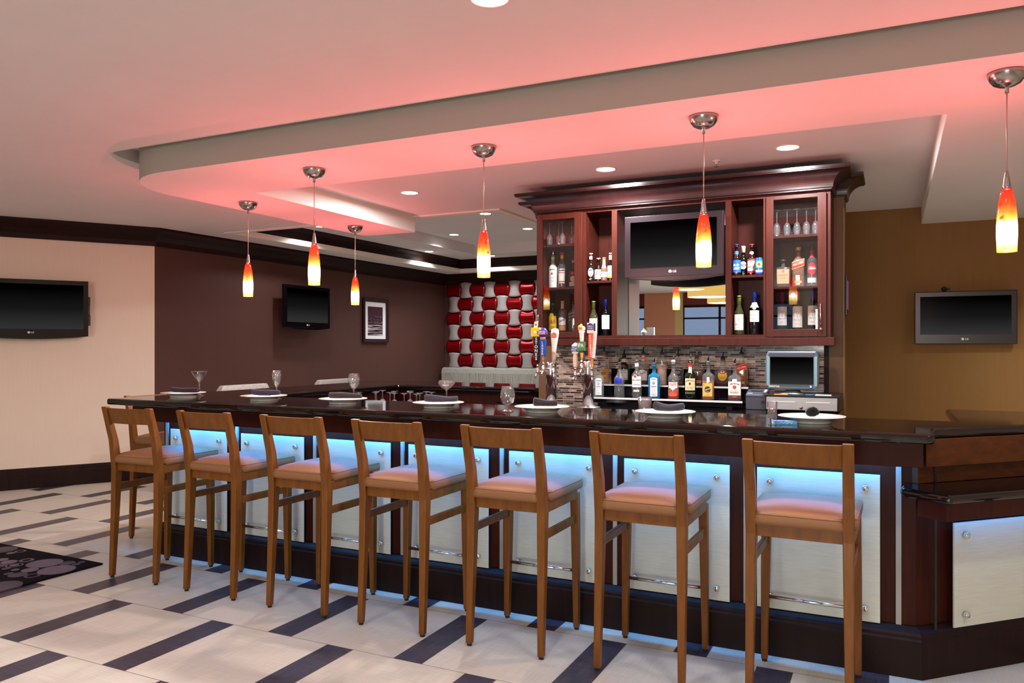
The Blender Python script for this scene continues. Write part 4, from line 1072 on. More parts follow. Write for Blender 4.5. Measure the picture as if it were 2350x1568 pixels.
bottle('tall square scotch bottle with slanted red label, right end of the upper step', -1.012, Yu, ZU, 'walker', .244, .042, G_CLEAR, 4.5, .85, L_AMBER, .70, 'pourdark', grp=UPP, art=WALK((200,36,26), 'RED LABEL'))
# left glazed bay
CABG = 'bottles in the back bar cabinet'
Yc = 5.95
bottle('white rum bottle with silver pourer behind the left glass door', -2.525, Yc, 1.9255, 'tall', .262, .037, G_WHITE, 2, 1, None, .5, 'pour', grp=CABG, topcol=(150,160,90),
       art=[('text','MALIBU',0,.60,.07,1.3,(60,54,50),0,.3),('disc',-.1,.47,.26,(206,150,70)),('disc',-.1,.46,.16,(120,60,30)),('rect',-.45,.45,.34,.345,(120,120,120)),('rect',-.5,.5,.24,.245,(140,140,140)),('disc',-.75,.68,.3,(150,190,70)),('rect',-.40,.40,.80,.90,(150,170,80))])
bottle('aperitif bottle with red and yellow cap in the left glass door', -2.444, Yc, 1.9255, 'std', .29, .034, G_CLEAR, 2, 1, L_DARK, .32, 'cap', grp=CABG, topcol=(196,30,30),
       art=[('text','CAMPARI',0,.53,.075,1.8,(232,230,236)),('rect',-.85,.85,.14,.48,(226,220,206)),('rect',-.85,.85,.43,.45,(180,60,40)),('rect',-.85,.85,.17,.20,(180,60,40)),('rect',-.45,.45,.84,.93,(226,176,60))])
bottle('bulbous liqueur bottle with cork and red seal in the left glass door', -2.345, Yc, 1.9255, 'flask', .215, .038, G_DKGREEN, 2, 1, None, .5, 'cork', grp=CABG, topcol=(190,150,120),
       art=[('disc',-.1,.55,.38,(196,50,44)),('disc',0,.34,.6,(200,170,150)),('rect',-.9,.9,.06,.22,(206,186,166)),('text','LIQUEUR',0,.14,.05,1.0,(90,60,50))])
bottle('green whisky bottle with big yellow label at the bottom of the left door', -2.525, Yc, 1.5685, 'std', .235, .037, G_GREEN, 2, 1, None, .5, 'cap', grp=CABG, topcol=(60,80,50),
       art=[('rect',-1.0,1.0,.05,.56,(232,196,28)),('disc',-.2,.58,.5,(232,196,28)),('text','J&B',0,.35,.20,1.6,(170,40,26)),('rect',-.9,.9,.18,.19,(170,40,26)),('text','RARE',0,.13,.06,.8,(120,60,20))])
bottle('gold tequila bottle with white wave label at the bottom of the left door', -2.44, Yc, 1.5685, 'tall', .25, .035, G_CLEAR, 2, 1, L_AMBER, .34, 'cap', grp=CABG, topcol=(190,140,110),
       art=[('rect',-.98,.98,.22,.42,(228,226,224)),('disc',-.2,.42,.8,(228,226,224),.5),('text','Juarez',.05,.38,.12,1.5,(40,20,24),.35),('rect',-.98,.98,.05,.20,(196,150,100)),('rect',-.42,.42,.76,.93,(196,150,120))])
bottle('empty square scotch bottle with slanted dark label at the bottom of the left door', -2.345, Yc, 1.5685, 'walker', .245, .038, G_CLEAR, 4.5, .85, None, .5, 'cap', grp=CABG, topcol=(40,30,26),
       art=[('rect',-.98,.98,.44,.60,(50,34,28),.32),('text','BLACK LABEL',0,.52,.06,1.6,(220,180,120),.32),('rect',-.98,.98,.40,.42,(200,140,80),.32),('rect',-.98,.98,.62,.64,(200,140,80),.32)])
# left open bay
zs = 1.9655
bottle('dark beer bottle with white oval label, leftmost in the left open bay', -2.150, 5.835, zs, 'beer', .215, .027, G_BROWN, 2, 1, None, .5, 'crown', grp=CABG, topcol=(226,228,232),
       art=[('disc',0,.32,.85,(222,228,236),1.5),('disc',0,.40,.62,(40,90,180),.4),('text','ULTRA',0,.30,.06,1.3,(60,90,150)),('rect',-.12,.12,.18,.26,(190,40,40)),('rect',-.5,.5,.80,.92,(220,226,236)),('rect',-.1,.1,.82,.9,(190,40,40))])
bottle('dark beer bottle with cream IPA label in the left open bay', -2.106, 5.888, zs, 'beer', .180, .030, G_BROWN, 2, 1, None, .5, 'crown', grp=CABG, topcol=(220,210,150),
       art=[('rect',-1.5,1.5,.10,.52,(226,220,206)),('text','IPA',0,.32,.24,1.5,(36,34,34)),('rect',-1.4,1.4,.47,.48,(90,84,76)),('rect',-1.4,1.4,.14,.15,(90,84,76))])
bottle('pale beer bottle with gold neck foil in the left open bay', -2.044, 5.845, zs, 'beer', .176, .026, G_CLEAR, 2, 1, L_AMBER, .55, 'crown', grp=CABG, topcol=(196,160,96),
       art=[('rect',-1.5,1.5,.16,.44,(224,216,206)),('text','Modelo',0,.32,.12,1.6,(40,40,60)),('rect',-1.5,1.5,.40,.44,(190,60,50)),('rect',-.5,.5,.66,.96,(206,174,120)),('rect',-.6,.6,.56,.66,(226,222,216))])
bottle('beer bottle with light blue label, rightmost in the left open bay', -2.012, 5.905, zs, 'beer', .218, .025, G_BROWN, 2, 1, None, .5, 'crown', grp=CABG, topcol=(226,220,216),
       art=[('rect',-1.4,1.4,.12,.56,(120,180,206)),('disc',0,.36,.6,(226,230,226)),('rect',-1.4,1.4,.12,.20,(206,196,60)),('rect',-.5,.5,.78,.95,(226,226,230)),('disc',0,.86,.3,(206,60,60))])
zs = 1.5345
def wine(label, x, y, kind, H, R, gl, foil, low, high, liq=None, level=.6, z=1.5345, title='ROBERT OAKS'):
    return bottle(label, x, y, z, kind, H, R, gl, 2, 1, liq, level, 'foil', grp=CABG, topcol=foil,
        art=[('rect',-.95,.95,low,high,(224,222,220)),('disc',0,low+(high-low)*.70,.34,(196,180,160),.9),('rect',-.05,.05,low+(high-low)*.44,low+(high-low)*.62,(176,156,130)),('text',title,0,low+(high-low)*.36,.030,1.3,(110,100,110)),('text','MERLOT',0,low+(high-low)*.16,.022,.6,(130,120,130))])
wine('white wine bottle with green foil in the left open bay', -2.137, 5.86, 'burg', .272, .038, G_OLIVE, (112,140,66), .16, .50)
wine('red wine bottle with blue foil in the left open bay', -2.048, 5.90, 'bord', .285, .037, G_BLACK, (36,60,170), .18, .57)
# right open bay
zs = 1.9655
bottle('blue labelled light beer bottle, leftmost in the right open bay', -1.026, 5.84, zs, 'beer', .222, .030, G_BROWN, 2, 1, None, .5, 'crown', grp=CABG, topcol=(30,50,130),
       art=[('rect',-1.5,1.5,.10,.50,(24,92,200)),('text','BUD',0,.33,.11,1.4,(236,238,242)),('text','LIGHT',0,.22,.11,1.6,(236,238,242)),('rect',-.6,.6,.70,.80,(40,110,190))])
bottle('green beer bottle with white foil top in the right open bay', -.994, 5.935, zs, 'beer', .222, .030, G_DKGREEN, 2, 1, None, .5, 'foil', grp=CABG, topcol=(226,224,218),
       art=[('disc',0,.36,.95,(226,222,214),1.0),('disc',0,.37,.74,(176,40,44),.7),('text','STELLA',0,.40,.065,1.2,(240,230,220)),('text','ARTOIS',0,.33,.065,1.1,(240,230,220))])
bottle('brown beer bottle with red and white label in the right open bay', -.929, 5.90, zs, 'beer', .225, .031, G_BROWN, 2, 1, None, .5, 'crown', grp=CABG, topcol=(200,50,50),
       art=[('rect',-1.5,1.5,.10,.52,(228,226,228)),('rect',-1.5,1.5,.48,.54,(196,36,44)),('disc',0,.42,.6,(150,170,206),.6),('rect',-1.5,1.5,.09,.15,(196,36,44)),('text','Budweiser',0,.28,.09,1.7,(196,60,66)),('rect',-.55,.55,.70,.78,(220,150,150))])
bottle('blue and green beer can with a red star in the right open bay', -.866, 5.84, zs, 'can', .125, .032, C(28,70,170, rough=.25), 2, 1, None, .5, None, grp=CABG, name='beer_can', cat='can',
       art=[('rect',-1.5,1.5,.36,.80,(60,150,80)),('disc',0,.58,.62,(226,230,228)),('disc',0,.58,.34,(206,52,40)),('text','neken',0,.22,.26,1.7,(240,242,246))])
wine('white wine bottle with green foil in the right open bay', -1.015, 5.88, 'burg', .285, .038, G_OLIVE, (120,150,76), .12, .52, None, .6)
wine('red wine bottle with blue foil in the right open bay', -.908, 5.90, 'bord', .31, .039, G_BLACK, (36,60,170), .30, .76)
# right glazed bay
bottle('square amaretto bottle with peach label in the right glass door', -.715, Yc, 1.8735, 'amaretto', .20, .050, G_CLEAR, 5, .8, L_AMBER, .66, 'cap', grp=CABG, topcol=(56,48,20),
       art=[('rect',-.80,.80,.14,.66,(236,160,120)),('disc',0,.58,.2,(206,110,70)),('text','DISARONNO',0,.44,.08,1.3,(120,60,40)),('text','ORIGINALE',0,.34,.04,.9,(160,100,70))])
bottle('tall square scotch bottle with slanted red label in the right glass door', -.612, Yc, 1.8735, 'walker', .285, .043, G_CLEAR, 4.5, .85, L_AMBER, .78, 'cap', grp=CABG, topcol=(206,170,100), art=WALK((200,50,34), 'RED LABEL'))
bottle('liqueur bottle with red oval label at the right edge of the right door', -.520, Yc, 1.8735, 'std', .29, .036, G_CLEAR, 2, 1, L_DARK, .5, 'cap', grp=CABG, topcol=(40,30,30),
       art=[('disc',0,.44,.85,(190,40,46),1.4),('text','GRAN',0,.45,.10,1.1,(236,230,226)),('rect',-.9,.9,.10,.22,(206,200,196)),('rect',-.5,.5,.72,.90,(176,50,56))])
wine('wine bottle with purple foil, left at the bottom of the right door', -.722, Yc, 'bord', .27, .039, G_OLIVE, (110,30,90), .12, .62, None, .6, 1.5685)
wine('wine bottle with red foil, middle at the bottom of the right door', -.617, Yc, 'bord', .27, .040, G_DKGREEN, (206,70,66), .06, .62, None, .6, 1.5685, 'Menage a Vino')
wine('wine bottle with blue foil, right at the bottom of the right door', -.515, Yc, 'bord', .275, .039, G_BLACK, (40,50,160), .12, .62, None, .6, 1.5685)

# ------------------------------------------------------------------ glassware
def vessel(label, loc, prof, grp, flip=False, name='wine_glass', cat='glass', liquid=None):
    """stemware: outer profile then inner wall, one part for the bowl and one for the foot"""
    t = thing(name, label, cat, loc, 0, grp)
    bowl, foot = prof
    s = -1 if flip else 1
    H = max(z for r, z in bowl)
    f = (lambda z: H - z) if flip else (lambda z: z)
    MB().lathe([(r, f(z)) for r, z in bowl], 0, 28, cap=False).build('bowl', M['stemware'], t)
    if foot: MB().lathe([(r, f(z)) for r, z in foot], 0, 28, cap=False).build('stem', M['stemware'], t)
    return t
def stem(h, rf=.034, rs=.0042): return [(0, .001), (rf, .001), (rf, .0035), (rf*.5, .007), (.008, .012), (rs, .022), (rs, h-.012), (rs*1.4, h-.003), (.004, h)]
def shell(outer, t=.0016): return outer + [(max(r-t, .0), z + (t if i == len(outer)-1 else 0)) for i, (r, z) in reversed(list(enumerate(outer)))]
MARTINI = (shell([(.003, .095), (.012, .104), (.0565, .176)]), stem(.098, .036))
FLUTE = (shell([(.003, .075), (.014, .082), (.023, .105), (.029, .140), (.0305, .165), (.029, .192)]), stem(.078, .032))
TULIP = (shell([(.003, .078), (.018, .084), (.032, .105), (.0385, .130), (.038, .152), (.034, .180)]), stem(.081, .034))
COUPE = (shell([(.003, .088), (.012, .094), (.030, .105), (.046, .118), (.053, .132), (.052, .142), (.049, .150)]), stem(.091, .034))
GOBLET = (shell([(.003, .030), (.018, .034), (.034, .052), (.0415, .078), (.041, .098), (.036, .120), (.033, .138)]), [(0, .001), (.033, .001), (.034, .004), (.02, .008), (.009, .014), (.008, .02), (.012, .026), (.006, .033)])
TUMBLER = ([(0, .001), (.030, .001), (.031, .004), (.0385, .086), (.0365, .086), (.0295, .012), (0, .011)], None)
SHOT = ([(0, .001), (.019, .001), (.0195, .004), (.0225, .107), (.0208, .107), (.018, .034), (0, .032)], None)
SET = 'glasses beside the place settings'
vessel('empty martini glass standing behind the leftmost plate', (-4.545, 4.12, HC), MARTINI, SET, name='martini_glass')
vessel('empty champagne flute standing behind the second plate', (-3.81, 4.12, HC), FLUTE, SET, name='champagne_flute')
vessel('empty tulip wine glass standing behind the third plate', (-3.155, 4.12, HC), TULIP, SET)
vessel('empty coupe glass standing behind the fourth plate', (-2.455, 4.12, HC), COUPE, SET, name='coupe_glass')
gb = vessel('short stemmed beer goblet standing left of the fifth plate', (-1.91, 3.86, HC), GOBLET, SET, name='goblet')
vessel('short clear tumbler standing left of the sixth plate', (-1.20, 4.09, HC), TUMBLER, SET, name='tumbler')
vessel('tall clear shot glass standing by the bar edge left of the last plate', (-.497, 3.735, HC), SHOT, SET, name='shot_glass')
bx = thing('card_packet', 'small light blue card packet lying between the shot glass and last plate', 'packet', (-.452, 3.80, HC), radians(20))
MB().box(-.05, .05, -.03, .03, 0, .016).build('packet_body', C(96,176,226), bx, bevel=.001)
MB().box(-.05, .0, -.0305, .0305, .016, .0165).box(.005, .05, -.0302, .0302, .016, .0163, 1).build('packet_flap', [C(40,80,200), C(130,196,236)], bx)
MB().tube([(-.03, -.0310, .005), (-.02, -.0310, .012), (-.012, -.0310, .004), (-.004, -.0310, .011), (.004, -.0310, .004), (.014, -.0310, .011), (.022, -.0310, .005), (.03, -.0310, .010)], .0011, 0, 6).build('white_scroll', M['white'], bx)

# plates with rolled napkins
PROF = [(0, .0015), (.078, .0015), (.082, 0), (.086, .001), (.086, .0045), (.084, .006), (.092, .014), (.108, .024), (.150, .031), (.1515, .0325), (.150, .034), (.110, .0275), (.098, .0215), (.088, .013), (.05, .011), (0, .011)]
plate0 = None
CLOTHS = {}
def napkin(i, colr, L_, R_, rz, bend, loc, label):
    rnd = random.Random(i)
    m = MB(); rings = []
    n = 15
    for k in range(n):
        s = -1 + 2*k/(n-1); x = s*L_/2
        r = R_*(1 + .07*sin(3.1*s+i) - .05*(1-s*s) - .14*s); y = bend*(1-s*s)*.012; z = r*.86 + .006*abs(s)**2*(1 if i % 2 else .3)
        ring = []
        for j in range(22):
            a = 2*pi*j/22
            w = r*(1 + .05*sin(3*a + 2.2*s + i) + .03*rnd.uniform(-1, 1))
            if k in (0, n-1): w *= .92
            ring.append((x, y + w*cos(a), max(.0, z*.84 + w*.72*sin(a))))
        rings.append(ring)
    # hollow, rolled ends: fold the end rings inwards
    def inner(r, f, dx): 
        c = Vector((sum(p[0] for p in r)/len(r), sum(p[1] for p in r)/len(r), sum(p[2] for p in r)/len(r)))
        return [tuple(c + (Vector(p)-c)*f + Vector((dx, 0, 0))) for p in r]
    full = [inner(rings[0], .15, .010), inner(rings[0], .30, .016), inner(rings[0], .50, .004), inner(rings[0], .62, .006), inner(rings[0], .84, -.003)] + rings + [inner(rings[-1], .84, .003), inner(rings[-1], .62, -.006), inner(rings[-1], .50, -.004), inner(rings[-1], .30, -.016), inner(rings[-1], .15, -.010)]
    m.loft(full, 0, True, True)
    # loose wrapped edge along the roll
    flap = []
    for k in range(1, n-1):
        r = rings[k]; flap.append(r)
    a0 = 5
    vs = []; fs = []
    for k, r in enumerate(rings):
        for j in range(5):
            p = Vector(r[(a0+j) % 22]); c = Vector((p.x, 0, R_*.86)); d = (p-c).normalized()
            vs.append(tuple(p + d*(.0025 if 0 < j < 4 else .0003)))
    fs = [(k*5+j, k*5+j+1, (k+1)*5+j+1, (k+1)*5+j) for k in range(n-1) for j in range(4)]
    m.add(vs, fs, 0, True)
    t = m.build('rolled_napkin', pmat('napkin_cloth_%s' % i, (colr[0]*.45, colr[1]*.42, colr[2]*.45, 1), .9, sheen=.1) , None, loc, (0, 0, rz))
    return tag(t, label, 'napkin', 'rolled dark napkins on the plates')
PLX = [(-4.52, 3.955), (-3.765, 3.95), (-3.105, 3.945), (-2.395, 3.925), (-1.725, 3.91), (-1.035, 3.885), (-.345, 3.925)]
WH = ['leftmost white plate on the bar, under a purple napkin', 'second white plate from the left, near the champagne flute', 'third white plate from the left, near the tulip glass', 'middle white plate on the bar, before the coupe glass', 'white plate right of the beer goblet', 'white plate right of the short tumbler', 'rightmost white plate on the bar, next to the shot glass']
NP = [(rgb(58,38,66), .20, .023, radians(16), 0), (rgb(62,54,84), .185, .025, radians(20), .4), (rgb(62,48,54), .20, .024, radians(22), .8), (rgb(58,56,74), .19, .025, radians(30), .8), (rgb(40,34,40), .125, .026, radians(28), 0), (rgb(56,56,72), .15, .026, radians(38), .3), (rgb(40,36,48), .16, .027, radians(98), 0)]
WN = ['deep purple rolled napkin on the leftmost plate', 'violet grey rolled napkin on the second plate', 'brown plum rolled napkin on the third plate', 'slate grey rolled napkin on the middle plate', 'black rolled napkin on the plate by the beer goblet', 'slate rolled napkin on the plate by the tumbler', 'dark rolled napkin pointing forward on the rightmost plate']
for i, (x, y) in enumerate(PLX):
    if plate0 is None:
        plate0 = MB().lathe(PROF, 0, 56, cap=False).build('plate', M['porcelain'], None); o = plate0
    else:
        o = plate0.copy(); COL.objects.link(o)
    o.location = (x, y, HC); tag(o, WH[i], 'plate', 'white plates along the bar')
    c_, L_, R_, rz, bd = NP[i]
    napkin(i, c_, L_, R_, rz, bd, (x + (.02 if i not in (6,) else .0), y, HC + .0325), WN[i])

# upside-down stemware on the inner counter and in the cabinet
UPG = 'upturned glasses under the far arm of the bar'
gp = None
WGL = (shell([(.003, .075), (.020, .082), (.034, .104), (.039, .130), (.036, .160), (.033, .176)]), stem(.078, .034))
spots = [(-4.06, 5.62), (-3.985, 5.50), (-3.94, 5.72), (-3.875, 5.56), (-3.83, 5.80), (-3.79, 5.50), (-3.735, 5.66), (-3.69, 5.50), (-3.66, 5.80), (-3.60, 5.60), (-3.57, 5.74), (-3.555, 5.48), (-4.10, 5.42), (-4.11, 5.78)]
for i, (x, y) in enumerate(spots):
    if gp is None:
        gp = vessel('upturned stem glass in the cluster below the far arm of the bar', (x, y, .88), WGL, UPG, True)
    else:
        o = copy_tree(gp); o.location = (x, y, .88)
CG = [(-2.535, 5.90), (-2.478, 5.96), (-2.420, 5.90), (-2.368, 5.97), (-2.305, 5.90)]
SM = (shell([(.003, .090), (.016, .096), (.024, .115), (.027, .140), (.025, .165), (.022, .190)]), stem(.093, .030))
gp2 = None
for i, (x, y) in enumerate(CG):
    if gp2 is None: gp2 = vessel('upturned wine glass on the top shelf behind the left glass door', (x, y, 2.2705), SM, 'upturned glasses in the left cabinet door', True)
    else:
        o = copy_tree(gp2); o.location = (x, y, 2.2705)
gp3 = None
for i, (x, y) in enumerate([(-.752, 5.89), (-.683, 5.90), (-.616, 5.90), (-.552, 5.90), (-.492, 5.90)]):
    if gp3 is None: gp3 = vessel('upturned wine glass on the top shelf behind the right glass door', (x, y, 2.2355), SM, 'upturned glasses in the right cabinet door', True)
    else:
        o = copy_tree(gp3); o.location = (x, y, 2.2355)

# ------------------------------------------------------------------ beer towers
def tower(label, x, y, ztop, taps):
    t = thing('beer_tower', label, 'beer tower', (x, y, 1.0))
    h = ztop - 1.0
    MB().lathe([(.040, 0), (.040, h-.01), (.036, h), (0, h)], 0, 32).build('column', M['chrome'], t)
    MB().lathe([(.085, 0), (.085, .006), (.05, .011), (.045, .016), (.040, .018)], 0, 32).build('base_plate', M['steel'], t)
    for (hx, hy, hz, build) in taps:              # foot of the handle, relative to the tower base
        b = MB()
        q = Vector((hx, hy, 0)); dd = q.normalized()
        z = hz - .055
        b.tube([tuple(dd*.036 + Vector((0, 0, z))), tuple(q + Vector((0, 0, z)))], .010, 0, 14)
        b.lathe([(.016, 0), (.016, .006), (.011, .010)], 0, 14, (dd.x*.04, dd.y*.04, z-.004))
        b.lathe([(.0, -.024), (.012, -.022), (.014, -.01), (.014, .012), (.010, .022), (.007, .030), (.011, .036), (.011, .044), (.006, .052), (.006, .060), (0, .061)], 0, 18, (hx, hy, z))
        e = q + dd*.012
        b.tube([(hx, hy, z-.01), (e.x, e.y-.004, z-.028), (e.x, e.y-.012, z-.052)], [.010, .008, .007], 0, 12)
        fo = b.build('faucet', M['chrome'], t)
        build(t, hx, hy, hz)
    return t
def vertical(m, s, x, y, z0, z1, size, mi, rot=-pi/2, rz=0, stack=False):
    n = len(s)
    if stack:
        for i, c_ in enumerate(s):
            zz = z1 - (z1-z0)*(i+.5)/n
            m.text(c_, size, FRONT(x, y, zz, rz), mi, .02)
    else:
        m.text(s, size, FRONT(x, y, (z0+z1)/2, rz, rot), mi, .02)
def h_black(t, x, y, z):
    m = MB()
    L0 = [rect_ring(x, y, z, .018, .016), rect_ring(x-.002, y, z+.03, .038, .024), rect_ring(x-.012, y, z+.205, .042, .026)]
    m.loft(L0, 0, False)
    vertical(m, 'STONES', x-.007, y-.0145, z+.025, z+.20, .032, 1, stack=True)
    m.box(x-.050, x+.022, y-.016, y+.014, z+.205, z+.272, 2)
    m.box(x-.036, x+.030, y-.020, y+.010, z+.215, z+.262, 2)
    m.lathe([(0, -.002), (.008, -.001), (.008, .001)], 1, 12, (x-.014, y-.0205, z+.238), axis='y')
    m.add([(x-.034, y-.002, z+.270), (x-.004, y-.002, z+.270), (x+.002, y-.002, z+.318), (x-.026, y-.002, z+.318), (x-.034, y+.002, z+.270), (x-.004, y+.002, z+.270), (x+.002, y+.002, z+.318), (x-.026, y+.002, z+.318)],
          [(0,1,2,3), (7,6,5,4), (0,4,5,1), (1,5,6,2), (2,6,7,3), (3,7,4,0)], 1)
    m.lathe([(0, -.0035), (.009, -.003), (.009, -.002)], 3, 14, (x-.015, y, z+.294), axis='y')
    m.build('tap_handle', [C(24,22,24,rough=.3), M['white'], C(240,206,20), C(200,70,70)], t, bevel=.0015)['label'] = 'black tap handle with yellow block top'
def h_lager(t, x, y, z):
    m = MB()
    m.lathe([(.008, 0), (.010, .02), (.0085, .035), (.013, .038)], 3, 18, (x, y, z))
    rings = [rect_ring(x, y, z+.038, .028, .024), rect_ring(x-.003, y, z+.160, .046, .028)]
    m.loft(rings, 0, False)
    vertical(m, 'LAGER', x-.001, y-.0165, z+.045, z+.150, .024, 1, stack=True)
    m.lathe([(.018, 0), (.022, .010), (.020, .02)], 3, 18, (x-.003, y, z+.160))
    m.lathe([(0, -.020), (.024, -.018), (.036, -.006), (.038, 0), (.036, .006), (0, .018)], 2, 28, (x-.003, y, z+.213), axis='y')
    m.box(x-.040, x+.036, y-.0225, y-.010, z+.200, z+.226, 4)
    m.text('SAMUEL', .020, FRONT(x-.003, y-.0235, z+.220), 1, .01, .06); m.text('ADAMS', .020, FRONT(x-.003, y-.0235, z+.206), 1, .01, .056)
    m.build('tap_handle', [C(20,80,190,rough=.3), M['white'], C(60,40,130,rough=.3), C(190,140,100,rough=.3), C(110,60,140)], t)['label'] = 'blue tap handle with round badge'
def h_white(t, x, y, z):
    m = MB()
    pr = [(0, .010, .010), (.05, .014, .012), (.12, .018, .014), (.18, .026, .017), (.225, .031, .019), (.250, .029, .018), (.262, .020, .012)]
    m.loft([sring(z+h, rx, ry, 2.4, 24) for h, rx, ry in pr], 0, True)
    # lean and offset
    m.v = [(p[0]+x+.05*max(0, (p[2]-z-.04))**1, p[1]+y, p[2]) for p in m.v]
    cx_ = x + .05*.19
    m.box(cx_-.020, cx_+.020, y-.0205, y-.0165, z+.196, z+.226, 1)
    m.add([(cx_-.016, y-.0206, z+.226), (cx_+.016, y-.0206, z+.226), (cx_, y-.0206, z+.242)], [(0,1,2)], 2)
    m.text('STELLA', .011, FRONT(cx_, y-.0212, z+.216), 3, .01, .034); m.text('ARTOIS', .011, FRONT(cx_, y-.0212, z+.205), 3, .01, .034)
    m.lathe([(.0105, 0), (.0145, .04), (.0165, .09), (.0168, .095)], 4, 20, (x+.002, y, z+.001))
    m.build('tap_handle', [C(236,234,230,rough=.2), C(196,40,36), C(206,170,90), M['white'], noise_col(pmat('speckled_gold', rgb(190,180,150), .4), rgb(150,110,80), rgb(214,206,190), (1,1,1), 160)], t)['label'] = 'white tapered tap handle with red emblem'
def h_small(t, x, y, z):
    m = MB()
    m.lathe([(.016, 0), (.015, .012), (.018, .03), (.019, .06), (.016, .085), (.014, .092), (.020, .098)], 0, 20, (x, y, z))
    m.loft([sring(z+h, rx, ry, 3, 24) for h, rx, ry in ((.095, .018, .010), (.104, .028, .014), (.150, .030, .015), (.160, .024, .013), (.172, .010, .010), (.176, .004, .004))], 1, True)
    m.v = [p if i < 7*20 + 40 else (p[0]+x, p[1]+y, p[2]) for i, p in enumerate(m.v)]
    m.box(x-.026, x+.026, y-.0175, y-.012, z+.110, z+.152, 2)
    m.add([(x-.026, y-.018, z+.120), (x+.026, y-.018, z+.132), (x+.026, y-.018, z+.140), (x-.026, y-.018, z+.128)], [(0,1,2,3)], 3)
    m.text('BLUE', .018, FRONT(x, y-.0182, z+.145, 0, .2), 1, 0, .034); m.text('ALE', .016, FRONT(x, y-.0182, z+.116, 0, .2), 1, 0, .024)
    m.build('tap_handle', [C(224,206,184,rough=.5), M['white'], C(40,100,190), C(220,190,80)], t, fix=False)['label'] = 'small pale wood tap handle with blue shield'
def h_ipa(t, x, y, z):
    m = MB()
    m.lathe([(.007, 0), (.009, .02), (.012, .045), (.013, .05)], 0, 18, (x, y, z))
    m.lathe([(.016, 0), (.018, .01), (.016, .016)], 4, 18, (x, y, z+.05))
    m.box(x-.030, x+.026, y-.020, y+.018, z+.064, z+.128, 1)
    m.text('IPA', .040, FRONT(x-.002, y-.0206, z+.100), 2, .02, .045)
    m.loft([sring(z+.068+h, rx, ry, 2.2, 16) for h, rx, ry in ((0, .012, .003), (.012, .010, .003), (.020, .003, .002))], 5, True)
    n0 = len(m.v) - 48
    m.v = m.v[:n0] + [(p[0]+x-.002, p[1]+y-.0205, p[2]) for p in m.v[n0:]]
    m.lathe([(.012, 0), (.014, .01), (.016, .05), (.018, .065), (.024, .075)], 2, 20, (x, y, z+.128))
    m.lathe([(0, -.026), (.018, -.02), (.026, -.004), (.026, .006), (.016, .018), (0, .022)], 2, 22, (x, y, z+.222))
    m.lathe([(0, -.030), (.014, -.026), (.017, -.012), (.012, 0)], 3, 18, (x-.002, y-.012, z+.232), axis='y')
    m.lathe([(0, -.010), (.012, 0), (.008, .014), (0, .018)], 3, 16, (x-.002, y-.006, z+.240))
    m.build('tap_handle', [C(220,180,80,rough=.3), C(76,140,96,rough=.25), M['white'], C(240,160,40), C(40,80,60), C(150,170,70)], t)['label'] = 'white and green glass tap handle with orange top'
def h_oct(t, x, y, z):
    m = MB()
    m.lathe([(.008, 0), (.010, .02), (.011, .05), (.012, .065)], 3, 18, (x, y, z))
    def board(x0, x1, mi, dx):
        m.loft([[(x+x0, y-.015, z+.065), (x+x1, y-.015, z+.065), (x+x1, y+.012, z+.065), (x+x0, y+.012, z+.065)],
                [(x+x0*1.25+dx, y-.018, z+.245), (x+x1*1.25+dx, y-.018, z+.245), (x+x1*1.25+dx, y+.014, z+.245), (x+x0*1.25+dx, y+.014, z+.245)]], mi, False)
    board(-.024, .006, 0, .010); board(.0062, .020, 1, .010)
    m.text('OCTOBERFEST', .020, FRONT(x-.005, y-.0178, z+.152, 0, -pi/2+.05), 1, .012, .165)
    for k in range(3): m.lathe([(0, -.0005), (.0025, 0)], 4, 8, (x+.014+.006*k/2, y-.0180, z+.09+.06*k), axis='y', cap=False)
    m.box(x-.030, x+.036, y-.020, y+.012, z+.245, z+.320, 1)
    m.box(x-.030, x+.020, y-.023, y-.018, z+.268, z+.305, 2)
    m.add([(x-.030, y-.0231, z+.305), (x+.020, y-.0231, z+.305), (x-.005, y-.0231, z+.318)], [(0,1,2)], 2)
    m.text('SAMUEL', .015, FRONT(x-.005, y-.0238, z+.294), 1, .01, .042); m.text('ADAMS', .015, FRONT(x-.005, y-.0238, z+.279), 1, .01, .040)
    m.box(x+.022, x+.034, y-.0212, y-.0195, z+.26, z+.315, 4)
    m.build('tap_handle', [C(226,84,44,rough=.35), M['white'], C(36,60,150,rough=.3), C(196,130,80,rough=.4), M['ink']], t, bevel=.001)['label'] = 'orange tap handle with white edge and blue badge'
tower('left chrome beer tower with black, blue and white tap handles', -2.306, 5.40, 1.331, [(-.083, -.062, .318, h_black), (-.026, -.088, .338, h_lager), (.046, -.062, .318, h_white)])
tower('right chrome beer tower with the orange tap handle', -2.010, 5.40, 1.343, [(-.078, -.062, .300, h_small), (-.018, -.088, .355, h_ipa), (.050, -.062, .300, h_oct)])

# ------------------------------------------------------------------ till, screen and printer
Yr = 5.72
cd = thing('cash_drawer', 'steel fronted black cash drawer on the back counter', 'cash drawer', (-.558, Yr, 1.0))
MB().box(-.235, .235, -.108, .28, .012, .108).build('box_body', M['black'], cd, bevel=.003)
MB().box(-.24, .24, -.125, .30, .108, .118).build('lid', M['black'], cd, bevel=.002)
MB().box(-.226, .226, -.122, -.108, .018, .104).build('front_panel', M['steel'], cd, bevel=.002)
for s in (-.115, .105):
    MB().box(s-.075, s+.075, -.1235, -.1222, .070, .075).build('media_slot', M['white'], cd)
MB().lathe([(.0, -.005), (.010, -.004), (.012, 0)], 0, 18, (.0, -.122, .035), axis='y').build('lock', M['nickel'], cd)
for sx in (-.2, .2):
    for yy in (-.08, .24):
        MB().lathe([(.012, 0), (.012, .013)], 0, 12, (sx, yy, 0)).build('foot', M['rubber'], cd)
